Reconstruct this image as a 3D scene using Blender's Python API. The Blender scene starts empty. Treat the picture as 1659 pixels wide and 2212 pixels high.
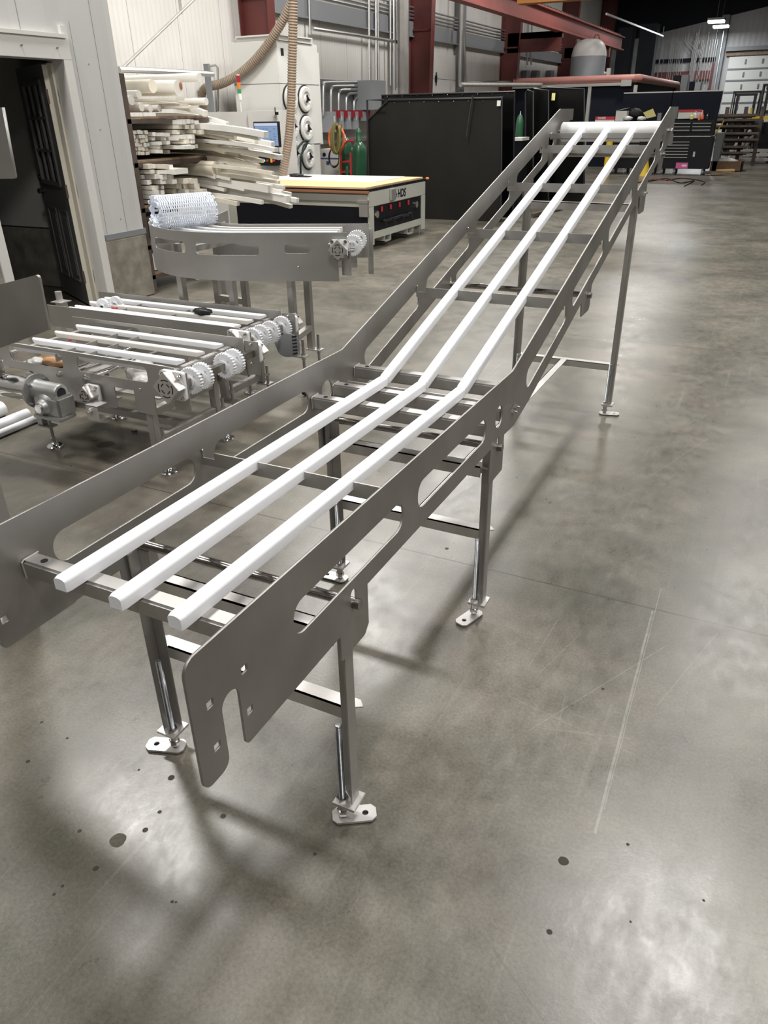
import bpy, bmesh, math, random
from mathutils import Vector, Matrix
import numpy as np
random.seed(7)
S = bpy.context.scene
COL = S.collection
# ---------------------------------------------------------------- camera
FPX, PITCH, ROLL, YAW = 1601.03, 0.4928, -0.0182, -0.4690
CAM = Vector((0.6571, -2.2207, 1.5837))
_f = Vector((math.sin(YAW)*math.cos(PITCH), math.cos(YAW)*math.cos(PITCH), -math.sin(PITCH)))
_r0 = Vector((math.cos(YAW), -math.sin(YAW), 0)); _u0 = _r0.cross(_f)
_r = _r0*math.cos(ROLL)+_u0*math.sin(ROLL); _u = -_r0*math.sin(ROLL)+_u0*math.cos(ROLL)
cd = bpy.data.cameras.new('camera'); cam = bpy.data.objects.new('camera', cd); COL.objects.link(cam)
cd.sensor_fit = 'HORIZONTAL'; cd.sensor_width = 36.0; cd.lens = FPX*36.0/1659.0; cd.clip_end = 200; cd.clip_start = .05
mw = Matrix((( _r.x, _u.x, -_f.x, CAM.x), (_r.y, _u.y, -_f.y, CAM.y), (_r.z, _u.z, -_f.z, CAM.z), (0,0,0,1)))
cam.matrix_world = mw
S.camera = cam
def _ray(x, y): return _f+_r*((x-829.5)/FPX)-_u*((y-1106)/FPX)
def PX(x, y, X): d=_ray(x,y); return CAM+d*((X-CAM.x)/d.x)      # photo point on the plane x = X
def PY(x, y, Y): d=_ray(x,y); return CAM+d*((Y-CAM.y)/d.y)      # photo point on the plane y = Y
def PZ(x, y, Z): d=_ray(x,y); return CAM+d*((Z-CAM.z)/d.z)      # photo point on the plane z = Z
# ---------------------------------------------------------------- world, lights, exposure
S.view_settings.view_transform = 'Standard'; S.view_settings.look = 'None'
S.view_settings.exposure = -0.68; S.view_settings.gamma = 1.0; S.view_settings.use_curve_mapping = False
w = bpy.data.worlds.new('world'); S.world = w; w.use_nodes = True
w.node_tree.nodes['Background'].inputs[0].default_value = (.9, .95, 1, 1)
w.node_tree.nodes['Background'].inputs[1].default_value = .02
def area(loc, e, sx=1.2, sy=.5, color=(1, .975, .94), spread=180):
    l = bpy.data.lights.new('high_bay_lamp', 'AREA'); l.shape = 'RECTANGLE'; l.size = sx; l.size_y = sy
    l.energy = e; l.color = color; l.spread = math.radians(spread)
    o = bpy.data.objects.new('high_bay_lamp', l); o.location = loc; COL.objects.link(o); return o
LIGHTS = [(1.1, 3.3, 6.5, 430), (1.5, 9.0, 6.5, 330), (1.3, -2.6, 6.5, 330), (-4.3, 1.6, 5.9, 420), (-4.4, 6.6, 5.9, 520),
          (-4.4, 11.4, 5.9, 420), (6.5, 1, 6.5, 260), (6.5, 9, 6.5, 260), (1.5, 15.5, 6.5, 200), (-5.2, 16.5, 5.9, 260),
          (-4.5, -3.6, 6.0, 260), (-3.2, 22.5, 6.2, 420), (-3.6, 30, 6.2, 300), (6.5, -6, 6.5, 200)]  # lamps by the booth are added to brighten the tank and far wall
for x, y, z, e in LIGHTS: area((x, y, z), e)
# ---------------------------------------------------------------- materials
def mat(name, base=(.5,.5,.5), rough=.5, metal=0., emit=None, es=0., spec=.5, noise=0., nscale=8., bump=0., bscale=60., aniso=None, alpha=None, sss=0., trans=0., coat=0., rvar=0.):
    m = bpy.data.materials.new(name); m.use_nodes = True; nt = m.node_tree; b = nt.nodes['Principled BSDF']
    b.inputs['Base Color'].default_value = (*base, 1); b.inputs['Roughness'].default_value = rough
    b.inputs['Metallic'].default_value = metal; b.inputs['Specular IOR Level'].default_value = spec
    if coat: b.inputs['Coat Weight'].default_value = coat; b.inputs['Coat Roughness'].default_value = .1
    if emit: b.inputs['Emission Color'].default_value = (*emit, 1); b.inputs['Emission Strength'].default_value = es
    if sss: b.inputs['Subsurface Weight'].default_value = sss; b.inputs['Subsurface Radius'].default_value = (.02,.02,.02)
    if trans: b.inputs['Transmission Weight'].default_value = trans
    tc = nt.nodes.new('ShaderNodeTexCoord'); mp = nt.nodes.new('ShaderNodeMapping')
    nt.links.new(tc.outputs['Object'], mp.inputs['Vector'])
    if aniso: mp.inputs['Scale'].default_value = aniso
    if noise or rvar:
        n = nt.nodes.new('ShaderNodeTexNoise'); n.inputs['Scale'].default_value = nscale; n.inputs['Detail'].default_value = 6
        nt.links.new(mp.outputs[0], n.inputs['Vector'])
        if noise:
            r = nt.nodes.new('ShaderNodeValToRGB'); r.color_ramp.elements[0].position = .3; r.color_ramp.elements[1].position = .7
            r.color_ramp.elements[0].color = (*[c*(1-noise) for c in base], 1); r.color_ramp.elements[1].color = (*[min(1, c*(1+noise)) for c in base], 1)
            nt.links.new(n.outputs['Fac'], r.inputs['Fac']); nt.links.new(r.outputs['Color'], b.inputs['Base Color'])
        if rvar:
            mr = nt.nodes.new('ShaderNodeMapRange'); mr.inputs['To Min'].default_value = rough-rvar; mr.inputs['To Max'].default_value = rough+rvar
            nt.links.new(n.outputs['Fac'], mr.inputs['Value']); nt.links.new(mr.outputs[0], b.inputs['Roughness'])
    if bump:
        n2 = nt.nodes.new('ShaderNodeTexNoise'); n2.inputs['Scale'].default_value = bscale; n2.inputs['Detail'].default_value = 3
        nt.links.new(mp.outputs[0], n2.inputs['Vector'])
        bp = nt.nodes.new('ShaderNodeBump'); bp.inputs['Strength'].default_value = bump; bp.inputs['Distance'].default_value = .002
        nt.links.new(n2.outputs['Fac'], bp.inputs['Height']); nt.links.new(bp.outputs[0], b.inputs['Normal'])
    return m
M = {}
M['steel'] = mat('brushed_stainless', (.46,.445,.425), .50, .85, noise=.10, nscale=3., rvar=.05)
M['steel_plate'] = mat('mill_stainless_plate', (.36,.348,.33), .48, .88, noise=.14, nscale=5., rvar=.07)
M['steel_bright'] = mat('bright_stainless', (.62,.60,.58), .42, .8, noise=.05, nscale=20)
M['chrome'] = mat('polished_stainless', (.72,.71,.70), .13, 1.)
M['rod'] = mat('dull_round_bar', (.33,.31,.29), .25, 1., noise=.2, nscale=30)
M['thread'] = mat('threaded_rod_steel', (.45,.46,.48), .32, 1., noise=.2, nscale=60)
M['cast'] = mat('cast_aluminium_grey', (.42,.42,.41), .42, .8, noise=.08, nscale=20)
M['uhmw'] = mat('white_uhmw_plastic', (.88,.89,.915), .36, 0, noise=.02, nscale=6)
M['uhmw_cut'] = mat('milky_uhmw_end', (.80,.80,.79), .45, 0)
M['uhmw_old'] = mat('yellowed_uhmw_plastic', (.78,.72,.58), .5, 0, noise=.10, nscale=9)
M['stock'] = mat('stock_uhmw_plastic', (.74,.72,.67), .45, 0, noise=.08, nscale=3)
M['stock2'] = mat('stock_uhmw_cream', (.72,.67,.57), .5, 0, noise=.12, nscale=5)
M['belt'] = mat('white_belt_plastic', (.80,.84,.92), .35, 0)
M['black'] = mat('black_plastic', (.012,.012,.014), .4)
M['dark'] = mat('dark_recess', (.01,.01,.012), .8)
M['rubber'] = mat('black_rubber', (.02,.018,.018), .7)
M['red'] = mat('red_paint', (.5,.03,.04), .4)
M['redsteel'] = mat('oxide_red_steel', (.13,.030,.026), .5, noise=.2, nscale=1.5)
M['girder'] = mat('red_crane_steel', (.27,.065,.05), .5, noise=.15, nscale=1)
M['orange'] = mat('orange_beam_paint', (.5,.2,.04), .5)
M['yellow'] = mat('yellow_paint', (.75,.5,.03), .5)
M['grey'] = mat('grey_enclosure_paint', (.33,.35,.36), .45, .1)
M['greymid'] = mat('mid_grey_paint', (.20,.21,.22), .5)
M['pale'] = mat('pale_grey_paint', (.62,.61,.58), .45, noise=.03, nscale=2)
M['offwhite'] = mat('off_white_enamel', (.66,.655,.62), .4, noise=.03, nscale=1.5)
M['machine'] = mat('router_frame_paint', (.50,.50,.44), .5, noise=.04, nscale=4)
M['darkpanel'] = mat('black_machine_panel', (.008,.009,.013), .45, spec=.25)
M['board'] = mat('tan_spoil_board', (.72,.47,.24), .6, noise=.08, nscale=3, aniso=(1, 8, 1))
M['brown'] = mat('brown_edge', (.32,.13,.06), .6)
M['hose'] = mat('tan_corrugated_hose', (.30,.235,.175), .6, noise=.05)
M['green'] = mat('green_cylinder_paint', (.022,.085,.042), .3, noise=.1, nscale=5)
M['galv'] = mat('galvanised_conduit', (.55,.55,.54), .35, .9)
M['pipe'] = mat('dusty_grey_pipe', (.42,.40,.37), .5, .3, noise=.12, nscale=4)
M['curtain'] = mat('black_vinyl_curtain', (.010,.009,.0075), .6, spec=.25, noise=.2, nscale=2, bump=.5, bscale=6)
M['vinyl'] = mat('glossy_black_vinyl', (.004,.004,.004), .2, spec=.3)
M['navy'] = mat('dark_navy_panel', (.007,.010,.019), .7, spec=.2)
M['pinkroof'] = mat('faded_red_trim', (.42,.19,.16), .5, noise=.1, nscale=2)
M['tank'] = mat('dusty_grey_tank', (.30,.32,.34), .5, .1, noise=.1, nscale=1)
M['chest'] = mat('black_chest_enamel', (.006,.007,.009), .4, spec=.25)
M['alu'] = mat('aluminium_trim', (.50,.49,.46), .4, .7)
M['pink'] = mat('pink_sticker', (.55,.10,.26), .5)
M['paper'] = mat('white_paper', (.70,.69,.65), .7)
M['ypaper'] = mat('yellow_paper', (.72,.66,.25), .7)
M['card'] = mat('brown_cardboard', (.17,.10,.055), .8, noise=.2)
M['wood'] = mat('weathered_wood', (.25,.18,.12), .8, noise=.3)
M['rust'] = mat('rusty_steel', (.10,.075,.06), .7, .3, noise=.4, nscale=3)
M['glass'] = mat('dark_window_glass', (.02,.025,.03), .08, 0, spec=.6)
M['doorgrey'] = mat('grey_door_paint', (.16,.16,.155), .4)
M['edge'] = mat('cream_door_edge', (.60,.56,.47), .5)
M['screen'] = mat('lit_screen_blue', (.1,.15,.25), .3, emit=(.25,.38,.62), es=.75)
M['screen2'] = mat('lit_screen_dark', (.05,.08,.15), .3, emit=(.10,.17,.30), es=.6)
M['screen3'] = mat('lit_screen_pale', (.3,.3,.4), .3, emit=(.52,.56,.72), es=.9)
M['ledgreen'] = mat('green_indicator', (.1,.5,.3), .3, emit=(.2,1,.6), es=1.5)
M['stackred'] = mat('red_beacon_lens', (.32,.02,.03), .3)
M['stackamber'] = mat('amber_beacon_lens', (.65,.22,.05), .3)
M['stackgreen'] = mat('green_beacon_lens', (.02,.28,.13), .3)
M['led'] = mat('led_panel', (1,1,1), .5, emit=(.9,.97,1), es=9)
M['orangehose'] = mat('orange_hose', (.75,.16,.07), .45)
M['olive'] = mat('olive_hose', (.20,.18,.05), .5)
M['ceil'] = mat('dark_roof_liner', (.014,.016,.022), .9)
M['htruck'] = mat('very_dark_green_tube', (.008,.022,.018), .3)
M['blue'] = mat('blue_tag', (.03,.06,.25), .5)
M['bluesh'] = mat('dark_blue_tarp', (.012,.018,.04), .5)
def concrete_floor():
    m = bpy.data.materials.new('polished_concrete'); m.use_nodes = True; nt = m.node_tree; N = nt.nodes; L = nt.links
    b = N['Principled BSDF']; g = N.new('ShaderNodeNewGeometry')
    def math_(op, a, c=None, d=None):
        n = N.new('ShaderNodeMath'); n.operation = op
        for i, v in enumerate((a, c, d)):
            if v is None: continue
            if isinstance(v, (int, float)): n.inputs[i].default_value = v
            else: L.new(v, n.inputs[i])
        return n.outputs[0]
    def noise(scale, detail=6, sc=(1,1,1), rot=0, rough=.55, dist=0):
        mp = N.new('ShaderNodeMapping'); mp.inputs['Scale'].default_value = sc; mp.inputs['Rotation'].default_value[2] = rot
        L.new(g.outputs['Position'], mp.inputs['Vector'])
        n = N.new('ShaderNodeTexNoise'); n.inputs['Scale'].default_value = scale; n.inputs['Detail'].default_value = detail
        n.inputs['Roughness'].default_value = rough; n.inputs['Distortion'].default_value = dist
        L.new(mp.outputs[0], n.inputs['Vector']); return n.outputs['Fac']
    def ramp(v, a, c, c0, c1):
        r = N.new('ShaderNodeValToRGB'); r.color_ramp.elements[0].position = a; r.color_ramp.elements[1].position = c
        r.color_ramp.elements[0].color = (*c0, 1); r.color_ramp.elements[1].color = (*c1, 1); L.new(v, r.inputs['Fac']); return r.outputs['Color']
    def mix(fac, a, c, mode='MIX'):
        n = N.new('ShaderNodeMix'); n.data_type = 'RGBA'; n.blend_type = mode
        if isinstance(fac, (int, float)): n.inputs[0].default_value = fac
        else: L.new(fac, n.inputs[0])
        for i, v in ((6, a), (7, c)):
            if isinstance(v, tuple): n.inputs[i].default_value = (*v, 1)
            else: L.new(v, n.inputs[i])
        return n.outputs[2]
    big = noise(1.3, 8, rough=.62, dist=.6); mid = noise(7, 8, rough=.68, dist=.3); fine = noise(110, 5, rough=.75); mid2 = noise(24, 7, (1, .45, 1), .5, .72, .2)
    col = ramp(big, .39, .61, (.062,.056,.043), (.190,.176,.145))
    col = mix(.45, col, ramp(mid, .37, .63, (.062,.055,.044), (.202,.188,.160)))
    col = mix(.36, col, ramp(mid2, .31, .69, (.055,.050,.042), (.225,.211,.185)))
    col = mix(.38, col, ramp(fine, .36, .64, (.052,.048,.042), (.275,.260,.230)))
    grn = noise(2.2, 3); col = mix(math_('MULTIPLY', math_('GREATER_THAN', grn, .0), .22), col, ramp(grn, .42, .58, (.125,.128,.106), (.185,.158,.135)))
    huge = noise(.55, 4, rough=.6)
    col = mix(1., col, ramp(big, .36, .64, (.66,.65,.60), (1.10,1.08,1.05)), 'MULTIPLY')
    col = mix(1., col, ramp(huge, .38, .62, (.84,.85,.80), (1.06,1.04,1.0)), 'MULTIPLY')
    # long fine scratches
    for rot, sc, amt in ((.15, 26, .16), (.9, 34, .08), (-.5, 30, .08)):
        s = noise(sc, 2, (1, .03, 1), rot, .5); k = N.new('ShaderNodeMapRange'); L.new(s, k.inputs['Value'])
        k.inputs['From Min'].default_value = .69; k.inputs['From Max'].default_value = .74; k.inputs['To Max'].default_value = amt
        col = mix(k.outputs[0], col, (.30,.29,.26))
    sep = N.new('ShaderNodeSeparateXYZ'); L.new(g.outputs['Position'], sep.inputs[0]); X, Y = sep.outputs[0], sep.outputs[1]
    wob = math_('MULTIPLY', math_('SUBTRACT', noise(14, 3), .5), .006)
    def band(v, c, hw):   # 1 inside |v-c|<hw
        return math_('LESS_THAN', math_('ABSOLUTE', math_('SUBTRACT', math_('ADD', v, wob), c)), hw)
    for c_, hw in ((.155, .0038), (3.72, .004), (7.3, .004), (10.9, .005)):
        col = mix(math_('MULTIPLY', band(Y, c_, hw), .95), col, (.045,.036,.026))
    for c_, hw in ((.70, .0008), (-4.4, .003)):
        col = mix(math_('MULTIPLY', band(X, c_, hw), .5), col, (.06,.05,.04))
    # individual scuffs: segments (x0,y0,x1,y1,halfwidth,strength,light?)
    segs = [(.532,.14,.551,-.883,.0035,.55,1), (.538,.3,.556,-.80,.0016,.45,1), (.60,-.05,.30,-.62,.0014,.4,1), (.33,-.10,.26,-.36,.001,.4,1), (.24,-.05,.22,-.34,.0011,.4,1),
            (.42,-1.27,.47,-1.306,.0018,.5,0), (.47,-1.306,.56,-1.366,.002,.55,0), (.30,-.60,.58,-.52,.001,.35,1), (.72,-1.05,1.05,-1.0,.003,.35,0), (.74,-1.03,1.0,-.97,.002,.35,0),
            (.20,-.50,.60,-.58,.001,.35,1), (.36,-.42,.38,-.62,.001,.3,1), (-.75,-1.25,-.45,-1.10,.0016,.4,0), (-.60,-1.35,-.50,-1.18,.0012,.4,0), (.75,.1,.62,-.35,.002,.25,1),
            (.55,1.9,.35,1.3,.002,.3,1), (-1.6,2.9,-.9,3.4,.006,.25,1), (-1.9,3.5,-1.1,3.0,.005,.2,1)]
    for x0, y0, x1, y1, hw, st, light in segs:
        l = math.hypot(x1-x0, y1-y0); ux, uy = (x1-x0)/l, (y1-y0)/l
        dx = math_('SUBTRACT', X, x0); dy = math_('SUBTRACT', Y, y0)
        t = math_('ADD', math_('MULTIPLY', dx, ux), math_('MULTIPLY', dy, uy))
        d = math_('ABSOLUTE', math_('ADD', math_('SUBTRACT', math_('MULTIPLY', dx, uy), math_('MULTIPLY', dy, ux)), math_('MULTIPLY', wob, .6)))
        k = math_('MULTIPLY', math_('LESS_THAN', d, hw), math_('LESS_THAN', math_('ABSOLUTE', math_('SUBTRACT', t, l/2)), l/2))
        k = math_('MULTIPLY', k, math_('MULTIPLY', noise(40, 2), st*1.6))
        col = mix(k, col, (.34,.34,.31) if light else (.06,.05,.04))
    # drip stains
    spots = [PZ(x, y, 0)[:2]+(r,) for x, y, r in ((253,1815,.020),(207,1876,.007),(172,1795,.006),(314,1793,.007),(345,1754,.006),(482,1763,.007),(372,1948,.0045),(380,1949,.0035),(135,1914,.004),(117,1932,.004),
             (60,1645,.006),(145,1595,.005),(370,1680,.009),(1217,1860,.013),(1187,2013,.007),(1302,1488,.005),(1356,1824,.004),(1520,1945,.003),(1362,1991,.003),(90,1560,.005),(300,1663,.004),(680,1845,.005),(520,1520,.006),(965,1185,.010),(150,985,.03),(230,960,.05))]
    smask = None
    for x0, y0, r0 in spots:
        dx = math_('SUBTRACT', X, x0); dy = math_('SUBTRACT', Y, y0)
        d = math_('SQRT', math_('ADD', math_('MULTIPLY', dx, dx), math_('MULTIPLY', dy, dy)))
        d = math_('ADD', d, math_('MULTIPLY', math_('SUBTRACT', mid, .5), r0*1.5))
        sm = math_('LESS_THAN', d, r0); smask = sm if smask is None else math_('MAXIMUM', smask, sm)
        col = mix(math_('MULTIPLY', sm, .75 if r0 < .02 else .3), col, (.035,.028,.024))
    # shade under the flat conveyors, painted into the floor colour as a dark blotch
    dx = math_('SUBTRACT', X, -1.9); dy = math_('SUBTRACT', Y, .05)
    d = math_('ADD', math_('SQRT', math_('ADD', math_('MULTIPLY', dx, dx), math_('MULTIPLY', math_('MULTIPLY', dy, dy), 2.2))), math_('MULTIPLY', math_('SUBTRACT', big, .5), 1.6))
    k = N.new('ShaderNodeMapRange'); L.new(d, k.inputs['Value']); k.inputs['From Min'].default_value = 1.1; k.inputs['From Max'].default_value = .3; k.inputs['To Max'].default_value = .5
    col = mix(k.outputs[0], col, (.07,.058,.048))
    L.new(col, b.inputs['Base Color'])
    rr = N.new('ShaderNodeMapRange'); L.new(mix(.5, ramp(mid, .32, .68, (0,0,0), (1,1,1)), ramp(mid2, .30, .70, (0,0,0), (1,1,1))), rr.inputs['Value'])
    rr.inputs['To Min'].default_value = .24; rr.inputs['To Max'].default_value = .42; L.new(math_('ADD', rr.outputs[0], math_('MULTIPLY', smask, .35)), b.inputs['Roughness'])
    L.new(math_('SUBTRACT', .8, math_('MULTIPLY', smask, .55)), b.inputs['Specular IOR Level'])
    bp = N.new('ShaderNodeBump'); bp.inputs['Strength'].default_value = .3; bp.inputs['Distance'].default_value = .0011
    L.new(math_('ADD', math_('MULTIPLY', fine, .6), mid), bp.inputs['Height']); L.new(bp.outputs[0], b.inputs['Normal'])
    return m
M['floor'] = concrete_floor()
def cladding(name, axis, base, rib=.10, seam=1.07, rough=.4, seamc=.55, dirt=.08, metal=0.):
    m = mat(name, base, rough, metal, noise=dirt, nscale=.8, spec=.5); nt = m.node_tree; N = nt.nodes; L = nt.links; b = N['Principled BSDF']
    g = N.new('ShaderNodeNewGeometry'); s = N.new('ShaderNodeSeparateXYZ'); L.new(g.outputs['Position'], s.inputs[0]); v = s.outputs[axis]
    def ma(op, a, c):
        n = N.new('ShaderNodeMath'); n.operation = op
        for i, q in enumerate((a, c)):
            if isinstance(q, (int, float)): n.inputs[i].default_value = q
            else: L.new(q, n.inputs[i])
        return n.outputs[0]
    t = ma('PINGPONG', v, rib/2); h = ma('LESS_THAN', t, rib*.16)
    bp = N.new('ShaderNodeBump'); bp.inputs['Strength'].default_value = .5; bp.inputs['Distance'].default_value = .006
    L.new(ma('MULTIPLY', t, 12), bp.inputs['Height']); L.new(bp.outputs[0], b.inputs['Normal'])
    src = b.inputs['Base Color'].links[0].from_socket
    k = ma('LESS_THAN', ma('PINGPONG', v, seam/2), .006)
    mx = N.new('ShaderNodeMix'); mx.data_type = 'RGBA'; L.new(ma('MULTIPLY', k, seamc), mx.inputs[0]); L.new(src, mx.inputs[6]); mx.inputs[7].default_value = (.12,.11,.10,1)
    mx2 = N.new('ShaderNodeMix'); mx2.data_type = 'RGBA'; L.new(ma('MULTIPLY', h, .10), mx2.inputs[0]); L.new(mx.outputs[2], mx2.inputs[6]); mx2.inputs[7].default_value = (.3,.29,.27,1)
    L.new(mx2.outputs[2], b.inputs['Base Color']); return m
M['wallL'] = cladding('ribbed_white_cladding', 1, (.70,.68,.64))
M['wallB'] = cladding('ribbed_grey_cladding', 0, (.42,.41,.40), rib=.22, seam=3.3)
M['wallD'] = cladding('ribbed_dark_cladding', 1, (.10,.10,.10), rib=.22, seam=3.3)  # dark colour of unseen walls, set to dim reflections in the steel plates
M['pitch'] = mat('unlit_room_paint', (.006,.006,.008), .9, spec=.05)  # near-black colour stands in for the lack of light in the office
M['office'] = cladding('smooth_office_panel', 1, (.52,.52,.50), rib=.5, seam=50, rough=.5, seamc=0, dirt=.05)
M['curb'] = mat('rough_concrete_curb', (.22,.20,.165), .85, noise=.35, nscale=7, bump=1, bscale=30)
# ---------------------------------------------------------------- mesh helper
def frame(d, up=None):
    d = d.normalized(); up = up or (Vector((0,0,1)) if abs(d.z) < .95 else Vector((1,0,0)))
    a = up.cross(d).normalized(); return a, d.cross(a).normalized(), d
class MB:
    def __init__(s): s.bm = bmesh.new()
    def face(s, vs):
        try: return s.bm.faces.new(vs)
        except ValueError: return None
    def hexa(s, p):                               # 8 points: bottom ring, top ring
        v = [s.bm.verts.new(q) for q in p]
        for f in ((3,2,1,0),(4,5,6,7),(0,1,5,4),(1,2,6,5),(2,3,7,6),(3,0,4,7)): s.face([v[i] for i in f])
        return s
    def box(s, x0, x1, y0, y1, z0, z1):
        return s.hexa([(x0,y0,z0),(x1,y0,z0),(x1,y1,z0),(x0,y1,z0),(x0,y0,z1),(x1,y0,z1),(x1,y1,z1),(x0,y1,z1)])
    def obox(s, c, half, R):                      # oriented box: R = 3 axis vectors
        c = Vector(c); P = []
        for sz in (-1, 1):
            for sx, sy in ((-1,-1),(1,-1),(1,1),(-1,1)): P.append(c+R[0]*half[0]*sx+R[1]*half[1]*sy+R[2]*half[2]*sz)
        return s.hexa(P)
    def bar(s, p0, p1, w, h, up=None):            # rectangular bar between two points
        p0, p1 = Vector(p0), Vector(p1); a, b_, d = frame(p1-p0, up)
        return s.obox((p0+p1)/2, (w/2, h/2, (p1-p0).length/2), (a, b_, d))
    def ring(s, c, a, b_, r, n, ph=0): return [s.bm.verts.new(c+(a*math.cos(2*math.pi*i/n+ph)+b_*math.sin(2*math.pi*i/n+ph))*r) for i in range(n)]
    def cyl(s, p0, p1, r, n=16, r1=None, ph=0, cap=True):
        p0, p1 = Vector(p0), Vector(p1); a, b_, d = frame(p1-p0); r1 = r if r1 is None else r1
        A = s.ring(p0, a, b_, r, n, ph); B = s.ring(p1, a, b_, r1, n, ph)
        for i in range(n): s.face([A[i], A[(i+1)%n], B[(i+1)%n], B[i]])
        if cap: s.face(A[::-1]); s.face(B)
        return s
    def lathe(s, c, d, prof, n=24, ph=0):         # prof: (distance along d, radius)
        c, d = Vector(c), Vector(d); a, b_, d = frame(d); prev = None
        for i, (t, r) in enumerate(prof):
            R = s.ring(c+d*t, a, b_, max(r, 1e-4), n, ph)
            if prev:
                for k in range(n): s.face([prev[k], prev[(k+1)%n], R[(k+1)%n], R[k]])
            else: s.face(R[::-1])
            prev = R
        s.face(prev); return s
    def tube(s, pts, r, n=10, cap=True, sq=False, w=None, h=None, upv=None):
        pts = [Vector(p) for p in pts]; prev = None; m = len(pts)
        d0 = (pts[1]-pts[0]).normalized(); la = (upv or (Vector((0,0,1)) if abs(d0.z) < .9 else Vector((0,1,0)))).cross(d0).normalized()
        for i, p in enumerate(pts):
            d = (pts[min(i+1, m-1)]-pts[max(i-1, 0)]).normalized()
            a = (la-d*la.dot(d)).normalized(); la = a; b_ = d.cross(a).normalized(); rr = r[i] if isinstance(r, (list, tuple)) else r
            if sq: R = [s.bm.verts.new(p+a*w/2*x+b_*h/2*y) for x, y in ((-1,-1),(1,-1),(1,1),(-1,1))]
            else: R = s.ring(p, a, b_, rr, n)
            k = len(R)
            if prev:
                for j in range(k): s.face([prev[j], prev[(j+1)%k], R[(j+1)%k], R[j]])
            elif cap: s.face(R[::-1])
            prev = R
        if cap: s.face(prev)
        return s
    def prism(s, pts, off):                       # planar polygon (3-D points) swept by off
        off = Vector(off); A = [s.bm.verts.new(Vector(p)) for p in pts]; B = [s.bm.verts.new(Vector(p)+off) for p in pts]; n = len(A)
        s.face(A[::-1]); s.face(B)
        for i in range(n): s.face([A[i], A[(i+1)%n], B[(i+1)%n], B[i]])
        return s
    def sphere(s, c, r, sc=(1,1,1), u=14, v=8):
        m_ = Matrix.Translation(c) @ Matrix.Diagonal((r*sc[0], r*sc[1], r*sc[2], 1))
        bmesh.ops.create_uvsphere(s.bm, u_segments=u, v_segments=v, radius=1, matrix=m_); return s
    def mesh(s, name, smooth=False, bevel=0, fix=True):
        if fix: bmesh.ops.recalc_face_normals(s.bm, faces=s.bm.faces)
        if bevel:
            ed = [e for e in s.bm.edges if len(e.link_faces) == 2 and e.calc_face_angle(0) > .5]
            bmesh.ops.bevel(s.bm, geom=ed, offset=bevel, segments=2, affect='EDGES', clamp_overlap=True)
        me = bpy.data.meshes.new(name); s.bm.to_mesh(me); s.bm.free()
        if smooth:
            me.polygons.foreach_set('use_smooth', [True]*len(me.polygons)); me.set_sharp_from_angle(angle=math.radians(35))
        return me
    def obj(s, name, m, parent=None, smooth=False, bevel=0): return link(name, s.mesh(name, smooth, bevel), m, parent)
def link(name, me, m, parent=None, label=None):
    if m and not me.materials: me.materials.append(M[m] if isinstance(m, str) else m)
    o = bpy.data.objects.new(name, me); COL.objects.link(o)
    if parent:
        o.parent = parent; o.location = -Vector(parent_world(parent))
    return o
_PW = {}
def parent_world(p):
    l = Vector(p.location)
    while p.parent: p = p.parent; l += Vector(p.location)
    return l
def thing(name, label, cat, loc=(0,0,0), group=None):
    o = bpy.data.objects.new(name, None); o.empty_display_size = .1; COL.objects.link(o); o.location = loc
    return tag(o, label, cat, group)
def tag(o, label, cat, group=None):
    o['label'] = label; o['category'] = cat
    if group: o['group'] = group
    return o
def struct(name, mb, m, **k):
    o = mb.obj(name, m, **k); o['kind'] = 'structure'; return o
def lab(o, t): o['label'] = t; return o
def dup(root, off, label=None, group=None):
    def cp(o, par):
        c = o.copy(); COL.objects.link(c)
        if par: c.parent = par
        for ch in list(o.children): cp(ch, c)
        return c
    r = cp(root, None); r.location = Vector(root.location)+Vector(off)
    if label: r['label'] = label
    if group: r['group'] = group
    return r
def rrect(x0, x1, y0, y1, r, n=5):
    out = []
    for cx, cy, a0 in ((x1-r,y0+r,-90),(x1-r,y1-r,0),(x0+r,y1-r,90),(x0+r,y0+r,180)):
        for i in range(n+1):
            a = math.radians(a0+90*i/n); out.append((cx+r*math.cos(a), cy+r*math.sin(a)))
    return out
def circ(cx, cy, r, n=20): return [(cx+r*math.cos(2*math.pi*i/n), cy+r*math.sin(2*math.pi*i/n)) for i in range(n)]
def fillet(pts, rad):
    out = []; n = len(pts)
    for i, p in enumerate(pts):
        r = rad.get(i, 0)
        if not r: out.append(p); continue
        P = Vector(p); A = Vector(pts[i-1]); B = Vector(pts[(i+1)%n]); u = (A-P).normalized(); v = (B-P).normalized()
        th = u.angle(v); t = min(r/math.tan(th/2), (A-P).length*.49, (B-P).length*.49); rr = t*math.tan(th/2)
        c = P+(u+v).normalized()*(rr/math.sin(th/2)); s0 = P+u*t-c; s1 = P+v*t-c
        a0 = math.atan2(s0.y, s0.x); a1 = math.atan2(s1.y, s1.x); da = (a1-a0+math.pi) % (2*math.pi)-math.pi
        out += [(c.x+rr*math.cos(a0+da*k/6), c.y+rr*math.sin(a0+da*k/6)) for k in range(7)]
    return out
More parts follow.
